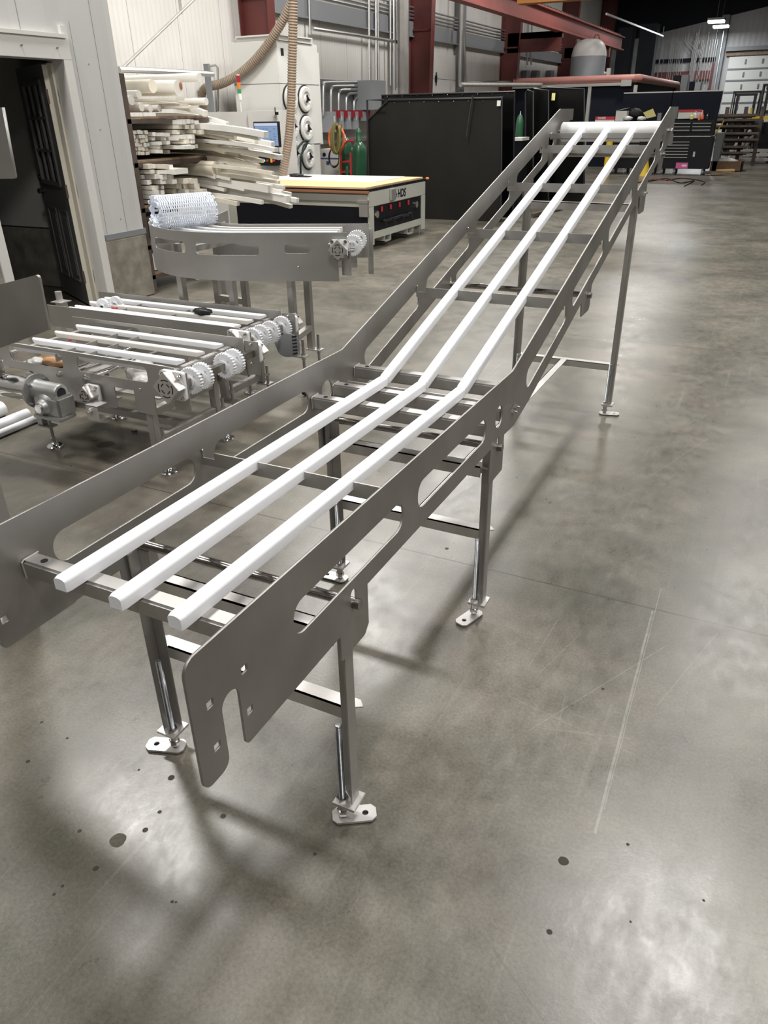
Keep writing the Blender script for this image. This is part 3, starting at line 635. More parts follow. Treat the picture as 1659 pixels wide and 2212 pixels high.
# ================================================================ FLAT CONVEYORS ON THE LEFT
def sprocket(x, y, z, r, parent, th=.022, teeth=26):
    o_ = []
    for k in range(teeth*2):
        a = 2*math.pi*(k+.5)/(teeth*2); rr_ = r if k % 2 else r*.90
        o_ += [(rr_*math.cos(a-.05), rr_*math.sin(a-.05)), (rr_*math.cos(a+.05), rr_*math.sin(a+.05))]
    hs = []
    for j in range(3):
        a0 = 2*math.pi*j/3+.5; pts = [(r*.66*math.cos(a0+t), r*.66*math.sin(a0+t)) for t in (-.35,-.17,0,.17,.35)]+[(r*.48*math.cos(a0+t), r*.48*math.sin(a0+t)) for t in (.3,0,-.3)]
        hs.append(pts)
    h = r*.27; hs.append([(-h,-h),(h,-h),(h,h),(-h,h)])
    F = lambda u, v, w_: (x+u, y+w_-th/2, z+v)
    o = link('sprocket', plate_mesh('sprocket', o_, hs, th, F), 'uhmw', parent)
    b = MB(); q = r*.44
    for a0 in range(4):
        a = math.pi/4+a0*math.pi/2
    b = MB(); 
    A = [(x+q*math.cos(t), y-th*.9, z+q*math.sin(t)) for t in [2*math.pi*i/16 for i in range(16)]]
    link('hub', plate_mesh('hub', circ(0,0,q,18), [[(-h,-h),(h,-h),(h,h),(-h,h)]], th*1.8, lambda u, v, w_: (x+u, y+w_-th*.9, z+v)), 'uhmw', o)
    return o
def bearing(x, y, z, parent, s=-1, size=.046, mt='uhmw_cut', rot=0):
    """four-bolt plastic housing with a square vented steel guard turned on its corner; s = facing along y"""
    def F(u, v, w_):
        c_, k_ = math.cos(rot), math.sin(rot); return (x+u*c_-(w_*s)*k_*0-0, y+w_*s+u*k_, z+v)
    link('bearing_housing', plate_mesh('bearing_housing', rrect(-size*1.02, size*1.02, -size*1.02, size*1.02, .014, 4), [], .022, F), mt, parent)
    h = bpy.data.objects
    b = MB(); q = size*1.16; a_ = [F(0,-q,.020),F(q,0,.020),F(0,q,.020),F(-q,0,.020)]
    off = Vector(F(0,0,.05))-Vector(F(0,0,0)); b.prism(a_, off); g = b.obj('bearing_guard', 'steel_bright', parent, bevel=.002)
    b = MB()
    for j in range(4):
        for rr_, sp_ in ((size*.62, .50), (size*.36, .42)):
            a0 = j*math.pi/2+math.pi/4*(0 if rr_ > size*.5 else 1)
            pts = [F(rr_*math.cos(a0+t), rr_*math.sin(a0+t), .0708) for t in (-sp_,-sp_/2,0,sp_/2,sp_)]
            b.tube(pts, .0022, 5)
    o = b.obj('vent_slots', 'dark', g); o['kind'] = 'stuff'
    for u, v in ((-1,-1),(1,-1),(1,1),(-1,1)):
        b = MB(); b.cyl(F(u*size*.8,v*size*.8,.020), F(u*size*.8,v*size*.8,.026), .010, 14); b.cyl(F(u*size*.8,v*size*.8,.026), F(u*size*.8,v*size*.8,.034), .0075, 6); b.cyl(F(u*size*.8,v*size*.8,.034), F(u*size*.8,v*size*.8,.042), .004, 8)
        b.obj('bolt', 'chrome', parent)
def round_foot(x, y, parent, ztop=.17, r=.044):
    b = MB(); b.cyl((x,y,.012), (x,y,ztop), .009, 14); o = b.obj('threaded_rod', 'thread', parent, smooth=True)
    b = MB(); prof = [(0,r),(.010,r),(.015,r*.9),(.016,.022),(.03,.014),(.032,.010)]; b.lathe((x,y,0), (0,0,1), prof, 28); b.obj('levelling_foot', 'chrome', o, smooth=True)
    b = MB(); hexnut(b, (x,y,.045), .015, .012); hexnut(b, (x,y,ztop-.06), .015, .012); b.obj('nut', 'chrome', o)
def flat_conveyor(label, y0, y1, xl, xr, zt, strips, sprk, legx, window=True):
    t = thing('flat_conveyor', label, 'conveyor', ((xl+xr)/2, (y0+y1)/2, 0))
    dz = .255
    o_ = [(xl,zt),(xl,zt-.13),(xl+.25,zt-.13),(xl+.40,zt-dz),(xr-.40,zt-dz),(xr-.40,zt-.145),(xr-.275,zt-.145),(xr-.275,zt-dz),(xr-.15,zt-dz),(xr-.15,zt-.155),(xr,zt-.155),(xr,zt)]
    hs = [rrect(xl+.12, xl+.50, zt-.095, zt-.018, .022, 4), rrect(xl+.60, xr-.17, zt-.095, zt-.018, .022, 4)]
    for x in (xr-.76, xr-.58): hs.append([(x+p, q) for p, q in circ(0, zt-.118, .013, 14)])
    if not window: hs = hs[2:]
    p = link('side_plate', plate_mesh('side_plate', fillet(o_, {2:.03,3:.05,4:.01}), hs, .005, lambda u, v, w_: (u, y0-w_, v)), 'steel', t)
    q_ = [(xl,zt),(xl,zt-dz),(xr-.40,zt-dz),(xr-.40,zt-.145),(xr-.275,zt-.145),(xr-.275,zt-dz),(xr-.15,zt-dz),(xr-.15,zt-.2),(xr-.01,zt-.2),(xr-.01,zt)]
    link('side_plate', plate_mesh('side_plate', q_, hs[:1], .005, lambda u, v, w_: (u, y1+w_, v)), 'steel', t)
    for x in (xr-.76, xr-.58):
        b = MB(); b.cyl((x, y0-.02, zt-.128), (x, y1, zt-.128), .011, 14); b.obj('tie_bar', 'chrome', t, smooth=True)
    for y in strips:
        b = MB(); a = Vector((xl+.13, y, zt-.012)); c_ = Vector((xr-.075, y, zt-.012)); w_ = .036; h = .028
        prof = [(-w_/2,-h),(w_/2,-h),(w_/2,-h*.3)]+[(w_/2*math.cos(math.radians(g)), -h*.3+h*.3*math.sin(math.radians(g))) for g in range(20,180,20)]+[(-w_/2,-h*.3)]
        rings = [[b.bm.verts.new((xx, y+u*k, a.z+v*k)) for u, v in prof] for xx, k in ((a.x,.5),(a.x+.025,1),(c_.x-.03,1),(c_.x,.5))]
        for A, B in zip(rings, rings[1:]):
            for i in range(len(A)): b.face([A[i],A[(i+1)%len(A)],B[(i+1)%len(A)],B[i]])
        b.face(rings[0][::-1]); b.face(rings[-1]); b.obj('wear_strip', 'uhmw' if y != strips[-2] else 'stock', t, smooth=True)
    for x in (xr-.62, xl+.45): 
        b = MB(); b.box(x-.002, x+.002, y0, y1, zt-.065, zt-.026); b.obj('notched_bar', 'steel', t)
    for x in (xl+.12, xr-.10):
        b = MB(); b.box(x-.018, x+.018, y0, y1, zt-.088, zt-.051); b.obj('cross_tube', 'steel', t, bevel=.004)
    zs_ = zt-.075; xs_ = xr+.035
    b = MB(); b.box(xs_-.017, xs_+.017, y0-.01, y1+.01, zs_-.017, zs_+.017); b.obj('drive_shaft', 'rod', t, bevel=.002)
    for y in sprk: sprocket(xs_, y, zs_, .064, t)
    b = MB(); b.box(xr-.02, xr+.075, y0-.014, y0-.006, zs_-.125, zs_+.062); b.obj('bearing_plate', 'steel', t, bevel=.001)
    b = MB(); b.box(xr-.02, xr+.075, y1+.006, y1+.012, zs_-.115, zs_+.062); b.obj('bearing_plate', 'steel', t, bevel=.001)
    bearing(xs_-.03, y0-.014, zs_, t, -1, .066)
    bearing(xs_, y1+.012, zs_, t, 1)
    for z in (.045, -.055):
        b = MB(); b.sphere((xr+.028, y1+.002, zs_+z), .010, (1,.5,1)); b.obj('button_bolt', 'chrome', t, smooth=True)
    b = MB(); b.sphere((xr-.23, y0-.006, zt-.135), .009, (1,.6,1)); b.obj('button_bolt', 'chrome', t, smooth=True)
    for x in legx:
        for y in (y0+.03, y1-.03):
            b = MB(); b.box(x-.02, x+.02, y-.02, y+.02, .13, zt-.16); o = b.obj('leg', 'steel', t, bevel=.002)
            b = MB(); b.box(x-.02, x+.075, y-.028, y+.028, .122, .13); b.obj('base_plate', 'steel', o)
            round_foot(x+.05, y, o, .24)
        b = MB(); b.box(x-.02, x+.018, y0+.05, y1-.05, .15, .188); b.obj('cross_bar', 'steel', t, bevel=.002)
        b = MB(); b.box(x-.02, x+.018, y0+.05, y1-.05, zt-.28, zt-.245); b.obj('cross_bar', 'steel', t, bevel=.002)
    b = MB(); b.box(min(legx)+.02, max(legx)-.02, (y0+y1)/2-.018, (y0+y1)/2+.018, .152, .186); b.obj('lengthwise_brace', 'steel', t)
    return t
fcB = flat_conveyor('flat steel conveyor frame nearest the foreground plate, with tan-bagged parts and gearmotor below', .30, .84, -2.90, -1.68, .578, [.328, .45, .60, .75], [.36, .44, .615, .69], (-2.70, -1.90))
fcD = flat_conveyor('flat steel conveyor frame behind the nearer one, with a dark cloth on its white strips', 1.02, 1.44, -3.30, -1.84, .575, [1.07, 1.12, 1.24, 1.37], [1.08, 1.16, 1.25, 1.37], (-3.05, -2.02), window=False)
# gearmotor hung on the nearest flat conveyor
g0 = PY(118, 862, .18); gm = thing('gearmotor', 'stainless gearmotor with round flange below the nearest flat conveyor', 'motor', (g0.x, .17, g0.z-.1))
mc = Vector((g0.x, .17, g0.z+.035)); lf = mc+Vector((-.10, -.005, .0))
b = MB(); b.lathe(lf, (-1,0,0), [(0,.070),(.02,.070),(.021,.055),(.10,.056),(.11,.060),(.52,.060),(.55,.05)], 32); b.obj('motor_body', 'chrome', gm, smooth=True)
b = MB(); b.lathe(lf+Vector((.012,0,0)), (-1,0,0), [(0,.085),(.010,.085)], 36); b.obj('mounting_flange', 'cast', gm)
b = MB(); b.lathe(lf+Vector((.012,0,.01)), (1,0,0), [(0,.052),(.02,.047),(.16,.045),(.165,.04)], 28); b.obj('gear_housing', 'cast', gm, smooth=True)
b = MB(); b.cyl(lf+Vector((.176,0,.012)), lf+Vector((.179,0,.012)), .026, 24); b.obj('bore', 'dark', gm)
b = MB(); b.lathe(lf+Vector((.10,-.02,-.052)), (0,-1,0), [(-.05,.066),(.02,.066),(.028,.060),(.040,.040),(.055,.034),(.062,.028),(.062,.016)], 28); b.obj('output_cover', 'cast', gm, smooth=True)
b = MB(); b.cyl(lf+Vector((.10,-.08,-.052)), lf+Vector((.10,-.092,-.052)), .022, 20); b.obj('cap', 'chrome', gm, smooth=True)
b = MB(); b.box(lf.x+.03, lf.x+.20, lf.y-.055, lf.y+.055, lf.z-.105, lf.z+.0); b.obj('gear_case', 'cast', gm, bevel=.012)
b = MB(); b.box(lf.x+.03, lf.x+.215, lf.y-.075, lf.y+.03, lf.z-.112, lf.z-.095); b.obj('base_lug', 'cast', gm, bevel=.004)
b = MB(); b.cyl(lf+Vector((-.27,-.01,.05)), lf+Vector((-.27,-.01,.115)), .052, 28); b.cyl(lf+Vector((-.27,-.01,.115)), lf+Vector((-.27,-.01,.125)), .057, 28); jb = b.obj('terminal_box', 'chrome', gm, smooth=True)
b = MB(); b.cyl(lf+Vector((-.22,-.03,.075)), lf+Vector((-.18,-.05,.08)), .020, 14); b.obj('cable_gland', 'chrome', jb, smooth=True)
b = MB(); b.tube([lf+Vector((-.32,-.02,.08)), lf+Vector((-.38,-.04,.085)), lf+Vector((-.46,-.04,.06)), lf+Vector((-.54,-.03,.05))], .014, 10); b.obj('flexible_conduit', 'chrome', jb, smooth=True)
for a in range(0, 360, 90):
    c_ = lf+Vector((.024, .072*math.cos(math.radians(a+45)), .072*math.sin(math.radians(a+45)))); b = MB(); b.cyl(c_-Vector((.014,0,0)), c_, .006, 6); b.obj('bolt', 'chrome', gm)
bearing(mc.x+.17, .285, mc.z-.01, gm, -1, .042)
b = MB(); c_ = Vector((mc.x+.235, .21, mc.z-.065)); b.box(c_.x-.03, c_.x+.045, c_.y-.03, c_.y-.026, c_.z-.04, c_.z+.03); b.box(c_.x-.03, c_.x+.045, c_.y-.03, c_.y+.04, c_.z+.027, c_.z+.031); b.box(c_.x-.03, c_.x+.045, c_.y-.03, c_.y+.04, c_.z-.044, c_.z-.040)
b.obj('torque_arm_bracket', 'steel_bright', gm)
b = MB(); b.cyl(c_+Vector((-.005,-.03,0)), c_+Vector((-.005,-.042,0)), .016, 18); b.cyl(c_+Vector((-.005,-.042,0)), c_+Vector((-.005,-.05,0)), .009, 6); b.obj('bolt', 'chrome', gm)
# bags of parts lying in the nearest conveyor
def blob(c, sc, seed, m_, name, label, cat, n=3):
    rn = random.Random(seed); bm = bmesh.new(); bmesh.ops.create_icosphere(bm, subdivisions=n, radius=1)
    for v in bm.verts:
        k = 1+.16*math.sin(v.co.x*5+seed)*math.cos(v.co.y*6+seed*2)+.10*math.sin(v.co.z*9+v.co.x*7)+rn.uniform(-.05,.05)
        v.co = Vector((c[0]+v.co.x*sc[0]*k, c[1]+v.co.y*sc[1]*k, c[2]+v.co.z*sc[2]*k))
    me = bpy.data.meshes.new(name); bm.to_mesh(me); bm.free(); me.polygons.foreach_set('use_smooth', [True]*len(me.polygons))
    return tag(link(name, me, m_), label, cat)
M['bag'] = mat('clear_plastic_bag', (.62,.61,.58), .2, 0, bump=.8, bscale=25); M['kraft'] = mat('kraft_bag', (.52,.30,.15), .5, 0, noise=.15)
b = MB(); b.box(-2.86,-2.35,.33,.78,.425,.432); b.box(-2.30,-1.95,.45,.8,.335,.342); b.obj('shelf_sheet', 'steel', fcB)
blob((-2.60,.45,.462), (.14,.07,.028), 2, 'kraft', 'parts_bag', 'tan paper bag seen through the left slot of the nearest flat conveyor', 'bag')
blob((-2.72,.40,.455), (.05,.05,.022), 5, 'bag', 'parts_bag', 'clear plastic bag beside the tan paper bag in the nearest flat conveyor', 'bag')
blob((-2.10,.55,.385), (.09,.08,.042), 8, 'bag', 'parts_bag', 'clear plastic bag of white parts under the strips, right half of the nearest flat conveyor', 'bag')
blob((-2.22,.62,.40), (.07,.07,.055), 9, 'bag', 'parts_bag', 'crumpled clear plastic bag under the strips, left of the other one', 'bag')
b = MB(); p = PZ(151, 735, .56); b.box(p.x-.006,p.x+.006,p.y-.006,p.y+.006,.556,.566); tag(b.obj('plug', 'red', bevel=.002), 'small red plastic plug lying on the nearest flat conveyor strips', 'plug')
p = PZ(437, 671, .58); blob((p.x,p.y,.575), (.062,.036,.022), 4, M['black'], 'work_glove', 'crumpled black glove lying on the white strips of the second flat conveyor', 'glove')
# extra sprockets and parts lying at the left end of the second conveyor
for (px, py, z), lb in zip(((223,657,.565),(251,652,.575)), ('white toothed sprocket at the left end of the second flat conveyor, the left one', 'white toothed sprocket at the left end of the second flat conveyor, the right one')):
    p = PZ(px, py, z); t = thing('spare_sprocket', lb, 'sprocket', p); sprocket(p.x, p.y, p.z-.02, .055, t)
p = PZ(246,664,.57); b = MB(); b.cyl((p.x-.02,p.y,.565),(p.x+.02,p.y+.01,.566),.005,8); tag(b.obj('tube_fitting', 'red'), 'small red fitting between the two spare sprockets', 'fitting')
# upright post with cap beyond the second conveyor
p = PY(132, 652, 1.75); t = thing('steel_post', 'short grey steel post with flat cap plate and tube stub behind the second flat conveyor', 'post', (p.x, p.y, 0))
b = MB(); b.box(p.x-.03,p.x+.03,p.y-.03,p.y+.03,0,p.z+.0); b.obj('post', 'steel_bright', t)
b = MB(); b.box(p.x-.055,p.x+.055,p.y-.05,p.y+.05,p.z,p.z+.006); b.obj('cap_plate', 'steel_bright', t)
b = MB(); b.cyl((p.x-.01,p.y,p.z+.006),(p.x-.01,p.y,p.z+.075),.024,20); b.obj('tube_stub', 'steel_bright', t, smooth=True)
# vented fan cover on the second conveyor's drive
p = PZ(592, 752, .42); t = thing('fan_cover', 'round dark vented motor fan cover under the sprockets of the second flat conveyor', 'cover', p)
b = MB(); b.lathe((p.x,1.36,.40), (.75,-.65,0), [(-.10,.055),(0,.07),(.012,.068),(.016,.05)], 28); b.obj('cowl', 'greymid', t, smooth=True)
b = MB(); d_ = Vector((.75,-.65,0)).normalized(); sx_ = Vector((.65,.75,0)).normalized()
for k in range(6): q = Vector((p.x,1.36,.40))+d_*.014+Vector((0,0,-.05+.02*k)); b.bar(q+sx_*.022, q+sx_*.050, .006, .009, Vector((0,0,1)))
b.obj('vent_slots', 'dark', t)['kind'] = 'stuff'
# ================================================================ CURVED CONVEYOR
F0 = Vector((-1.53, 1.69)); dC = Vector((-.937, -.349)).normalized(); nC = Vector((dC.y, -dC.x)); nC = nC if nC.y > 0 else -nC
RC = .75; L1 = .66
def cpath(s, off=0.):
    """plan of the turn: s from the drive end; off = distance toward the inner side"""
    R = RC-off
    if s < L1: p = F0+dC*s+nC*off; return p, nC
    ctr = F0+dC*L1+nC*RC; a = (s-L1)/RC; A = math.radians(88)
    if a < A:
        c_, k_ = math.cos(-a), math.sin(-a); v = -nC; v = Vector((v.x*c_-v.y*k_, v.x*k_+v.y*c_)); return ctr+v*R, -v
    c_, k_ = math.cos(-A), math.sin(-A); v = -nC; v = Vector((v.x*c_-v.y*k_, v.x*k_+v.y*c_)); tdir = Vector((-v.y, v.x)); tdir = Vector((v.y, -v.x))
    return ctr+v*R+tdir*(s-L1-A*RC), -v
cc = thing('curved_conveyor', 'curved stainless conveyor frame bending left behind the flat ones, carrying the white belt roll', 'conveyor', (-2.4, 1.9, 0))
cuts = [L1+.04*k for k in range(0, 31)]
zt = .992; SE = L1+math.radians(88)*RC+.42
ol = [(.0,zt),(.0,zt-.15),(.055,zt-.155),(.055,zt-.27),(SE,zt-.27),(SE,zt)]
hs = [rrect(.22,.37,zt-.115,zt-.065,.02,4), rrect(.52,.92,zt-.125,zt-.06,.022,4), rrect(1.0,1.36,zt-.125,zt-.06,.022,4), rrect(1.95,2.15,zt-.125,zt-.06,.022,4)]
def fC(off): return lambda u, v, w_: ((lambda P_: (P_[0].x-P_[1].x*w_, P_[0].y-P_[1].y*w_, v))(cpath(u, off)))
link('side_plate', plate_mesh('side_plate', ol, hs, .005, fC(0), cuts), 'steel', cc)
ol2 = [(-.08,zt),(-.08,zt-.2),(.0,zt-.2),(.0,zt-.26),(SE,zt-.26),(SE,zt)]
def fC2(u, v, w_): P_, n_ = cpath(u, .38); return (P_.x+n_.x*w_, P_.y+n_.y*w_, v)
link('side_plate', plate_mesh('side_plate', ol2, [rrect(2.0,2.16,zt-.13,zt-.06,.02,4)], .005, fC2, cuts), 'steel', cc)
for off in (.05, .15, .25, .34):
    b = MB(); b.tube([(cpath(s_, off)[0].x, cpath(s_, off)[0].y, zt-.028) for s_ in [0.08+.06*k for k in range(int((SE-.1)/.06))]], 0, sq=True, w=.034, h=.026); b.obj('wear_strip', 'uhmw' if off < .3 else 'stock', cc)
for s_ in (.12, .45, .96, 1.47, 2.1):
    A, n_ = cpath(s_); B = cpath(s_, .38)[0]; b = MB(); b.bar((A.x,A.y,zt-.10), (B.x,B.y,zt-.10), .035, .035); b.obj('cross_tube', 'steel_bright', cc)
A = cpath(.035, -.02)[0]; B = cpath(.035, .42)[0]
b = MB(); b.bar((A.x,A.y,zt-.085), (B.x,B.y,zt-.085), .03, .03); b.obj('drive_shaft', 'rod', cc)
def rot_link(objs_before, ang, piv):
    """turn freshly made parts about a vertical axis through piv"""
    Rm_ = Matrix.Translation(piv) @ Matrix.Rotation(ang, 4, 'Z') @ Matrix.Translation(-Vector(piv))
    for o in list(COL.objects):
        if o.name not in objs_before and o.type == 'MESH': o.data.transform(Rm_)
before = set(o.name for o in COL.objects)
P0 = cpath(.045)[0]; bearing(P0.x, P0.y-.006, zt-.085, cc, -1, .048); rot_link(before, math.atan2(.349,.937), (P0.x,P0.y,0))
for off in (.10, .30):
    before = set(o.name for o in COL.objects); P1 = cpath(-.015, off)[0]; sprocket(P1.x, P1.y, zt-.085, .06, cc); rot_link(before, math.atan2(.349,.937), (P1.x,P1.y,0))
P2 = cpath(-.03, .39)[0]
for z in (zt-.045, zt-.15):
    b = MB(); b.sphere((P2.x, P2.y-.012, z), .011, (1,.6,1)); b.obj('button_bolt', 'chrome', cc, smooth=True)
for s_, z in ((.10, zt-.06), (.29, zt-.19)):
    P3 = cpath(s_)[0]; b = MB(); b.sphere((P3.x, P3.y-.008, z), .009); b.obj('button_bolt', 'chrome', cc, smooth=True)
b = MB(); q = cpath(.03, .02)[0]; b.box(q.x-.01, q.x+.05, q.y, q.y+.005, zt-.24, zt-.10); b.obj('guard_tab', 'steel', cc)
b = MB(); q = cpath(-.07, .39)[0]; b.box(q.x-.0, q.x+.035, q.y, q.y+.005, zt-.30, zt-.03); b.obj('guard_tab', 'steel', cc)
legs = [(.36, .06, .17), (.32, .35, .13), (.74, .08, .12), (.80, .35, .12), (1.18, .06, .12), (1.30, .35, .12), (2.05, .35, .12), (2.05, .04, .12)]
for i, (s_, off, zb) in enumerate(legs):
    q, n_ = cpath(s_, off); b = MB(); b.box(q.x-.02,q.x+.02,q.y-.02,q.y+.02,zb+.09,zt-.2); o = b.obj('leg', 'steel', cc, bevel=.002)
    b = MB(); b.box(q.x-.025,q.x+.08,q.y-.03,q.y+.03,zb+.082,zb+.09); b.obj('base_plate', 'steel_bright', o)
    b = MB(); b.cyl((q.x+.055,q.y,.06),(q.x+.055,q.y,zb+.19),.009,12); hexnut(b,(q.x+.055,q.y,zb+.09),.014,.012); hexnut(b,(q.x+.055,q.y,zb+.066),.014,.012); b.obj('threaded_rod', 'thread', o)
    if i < 2:
        b = MB(); b.lathe((q.x+.055-.014,q.y,.045),(1,0,0),[(0,.036),(.004,.044),(.024,.044),(.028,.036)],24); wv = b.obj('caster_wheel', 'rubber', o, smooth=True)
        b = MB(); b.box(q.x+.034,q.x+.038,q.y-.02,q.y+.02,.04,.10); b.box(q.x+.072,q.x+.076,q.y-.02,q.y+.02,.04,.10); b.box(q.x+.034,q.x+.076,q.y-.02,q.y+.02,.10,.104); b.obj('caster_fork', 'chrome', o)
    else:
        b = MB(); b.lathe((q.x+.055,q.y,0),(0,0,1),[(0,.042),(.01,.042),(.014,.02),(.06,.012)],24); b.obj('levelling_foot', 'chrome', o, smooth=True)
for a_, b__ in ((0,1),(2,3),(4,5),(6,7),(3,5)):
    qa = cpath(*legs[a_][:2])[0]; qb = cpath(*legs[b__][:2])[0]
    for z in ((.36,) if a_ != 3 else (.52,)):
        b = MB(); b.bar((qa.x,qa.y,z),(qb.x,qb.y,z),.036,.036); b.obj('cross_bar', 'steel', cc)
# roll of white modular belt sitting on the curve
q, n_ = cpath(L1+.69, .20); rc = Vector((q.x, q.y, zt+.085)); ax = Vector((n_.x, n_.y, 0)).normalized(); ex = Vector((-ax.y, ax.x, 0))
b = MB(); pitch = .024; th_ = 0.0; R0 = .055; Wd = .36; nrow = 0
while True:
    r_ = R0+.0052*th_
    if r_ > .118: break
    d_ = pitch/r_; c0 = rc+ex*(1.25*r_*math.cos(th_))+Vector((0,0,1))*(.92*r_*math.sin(th_)); c1 = rc+ex*(1.25*r_*math.cos(th_+d_))+Vector((0,0,1))*(.92*r_*math.sin(th_+d_))
    outer = r_ > .088
    if outer: b.bar(c0-ax*Wd/2, c0+ax*Wd/2, .0052, .0052)
    else: b.bar(c0-ax*Wd/2, c0-ax*(Wd/2-.05), .006, .006); b.bar(c0+ax*(Wd/2-.05), c0+ax*Wd/2, .006, .006)
    if outer or True:
        n = 26
        for k in range(n if outer else 6):
            f0 = (k+.5*(nrow % 2))/n if outer else (.01+.02*k if k < 3 else 1-.01-.02*(k-3))
            slant = (.006 if nrow % 2 else -.006) if (f0 < .18 or f0 > .86) else 0
            b.bar(c0+ax*(-Wd/2+f0*Wd), c1+ax*(-Wd/2+f0*Wd+slant), .0052, .0075, ax)
    th_ += d_; nrow += 1
tag(b.obj('belt_roll', 'belt'), 'roll of white modular plastic belt resting on the left of the curved conveyor', 'belt')['kind'] = 'stuff'
del bpy.data.objects['belt_roll']['kind']
# near side plate of another machine at the left edge of the picture
yp = -.9; t = thing('notched_steel_plate', 'thick dark steel plate with a deep notch standing close at the left edge', 'plate', (-1.6, yp, 0))
pts = [PY(82,593,yp), PY(105,713,yp), PY(0,744,yp)]; a_, b_, c_ = [(p.x, p.z) for p in pts]; u1 = PY(4,232,yp); u2 = PY(32,386,yp)
xb_ = -1.45
ol = [(u1.x, u1.z), (u2.x, u2.z), (-1.20, u2.z-.005), (-1.20, a_[1]-.055), (a_[0], a_[1]), (b_[0], b_[1]), (xb_, b_[1]-.16), (xb_, u1.z)]
link('notched_plate', plate_mesh('notched_plate', fillet(ol, {4:.008, 5:.006, 1:.008}), [], .008, lambda u, v, w_: (u, yp+w_, v)), 'steel_plate', t)
b = MB(); b.box(xb_-.12, xb_+.01, yp+.01, yp+.06, 0, 1.3); b.obj('support_post', 'steel', t)
b = MB(); b.box(xb_-.2, xb_+.04, yp-.1, yp+.2, 0, .01); b.obj('foot_plate', 'steel', t)
# white pipes lying on the floor, left edge
for i, (x, r_, lb) in enumerate(((-3.06,.022,'thin white plastic tube lying on the floor, nearest of the three at the left edge'),(-3.16,.03,'white plastic tube lying on the floor, middle of the three at the left edge'),(-3.34,.045,'thick white plastic tube lying on the floor, farthest of the three at the left edge'))):
    b = MB(); b.cyl((x+.02,-.5,r_),(x,.62-.03*i,r_),r_,20); tag(b.obj('plastic_tube', 'uhmw', smooth=True), lb, 'tube')
for px, py, lb in ((289,932,'small dark bolt lying alone on the floor below the nearest flat conveyor'),):
    p = PZ(px,py,.006); b = MB(); b.cyl((p.x-.014,p.y-.004,.006),(p.x+.012,p.y+.004,.006),.004,8); b.cyl((p.x+.012,p.y+.004,.008),(p.x+.018,p.y+.006,.008),.008,6); tag(b.obj('loose_bolt', 'rust'), lb, 'bolt')
# ================================================================ RACK OF WHITE PLASTIC STOCK
rk = thing('storage_rack', 'dark steel cantilever rack full of white plastic bars just past the office corner', 'rack', (-6.4, 5.0, 0))
RX0, RX1, RY0, RY1 = -8.0, -4.98, 3.74, 4.95
for x in (RX0+.05, RX1-.03):
    for y in (RY0+.02, RY1-.03):
        if x > -6 and y > 4: continue
        b = MB(); b.box(x-.03, x+.03, y-.03, y+.03, 0, 1.95); b.obj('upright', 'rust', rk)
SH = [.18, .47, .82, 1.225, 1.60]
for z in SH:
    b = MB(); b.box(RX0, RX1-.01, RY0, RY1, z-.02, z); b.obj('shelf', 'wood', rk)
    b = MB(); b.box(RX1-.04, RX1, RY0, RY1, z-.06, z-.021); b.obj('shelf_beam', 'rust', rk)
b = MB(); b.box(-5.75, -5.72, RY0+.02, RY1-.02, .49, 1.57); b.obj('dividing_panel', 'navy', rk)
b = MB(); b.box(-5.2, -5.18, RY0+.03, 4.5, .49, .78); b.obj('tarp', 'bluesh', rk); b = MB(); b.box(-5.52,-5.50, RY0+.03, 4.2, 1.62, 2.05); b.obj('divider_sheet', 'greymid', rk)
rs = random.Random(11)
def bar_stock(root, tip, w_, h_, label, group, m_='stock', rnd=False, sag=1.0, n=8):
    root, tip = Vector(root), Vector(tip); pts = []
    for i in range(n+1):
        t = i/n; p = root.lerp(tip, t); lin = root.z+(tip.z-root.z)*t; p.z = root.z*(1-sag)+lin*sag if sag < 0 else root.z+(tip.z-root.z)*(t**(1+sag)); pts.append(p)
    b = MB()
    if rnd: b.tube(pts, w_/2, 18)
    else: b.tube(pts, 0, sq=True, w=w_, h=h_)
    return tag(b.obj('plastic_bar' if not rnd else 'plastic_rod', m_, smooth=rnd), label, 'plastic stock', group)
# (a) top shelf: round rods, ends toward the aisle
top = [(431,167,5.0,.085,-7.4,'stock','long white round rod lying highest on the rack, reaching furthest over the top shelf'),
       (386,190,4.55,.145,-5.6,'stock','thick short white plastic log with a brown-stained cut end on the top shelf'),
       (300,204,4.05,.075,-6.6,'stock','pen-marked white round rod stacked above the others on the top shelf by the corner'),
       (284,217,3.95,.082,-6.6,'stock','white round rod nearest the office corner on the top shelf'),
       (306,231,4.05,.076,-6.6,'stock','white round rod under the pen-marked one on the top shelf'),
       (325,234,4.18,.068,-6.6,'stock','white round rod in the lowest row of the top shelf, middle of three'),
       (345,234,4.30,.068,-6.6,'stock','white round rod in the lowest row of the top shelf, right of three'),
       (446,219,4.9,.070,-7.4,'stock','long white round rod sticking out low on the right of the top shelf'),
       (330,186,4.35,.12,-6.8,'stock2','cream round log lying behind the thick stained one on the top shelf')]
for px, py, y, d_, x0, m_, lb in top:
    p = PY(px, py, y); bar_stock((x0, y, p.z+.01), p, d_, d_, lb, None, m_, True, .2, 3)
p = PY(386,190,4.55); blob((p.x+.002,p.y+.035,p.z+.02), (.004,.022,.034), 3, 'brown', 'stain', 'x', 'x'); o_ = bpy.data.objects['stain']; o_.parent = [o for o in COL.objects if o.get('label','').startswith('thick short white')][0]
for k in ('label','category'): del o_[k]
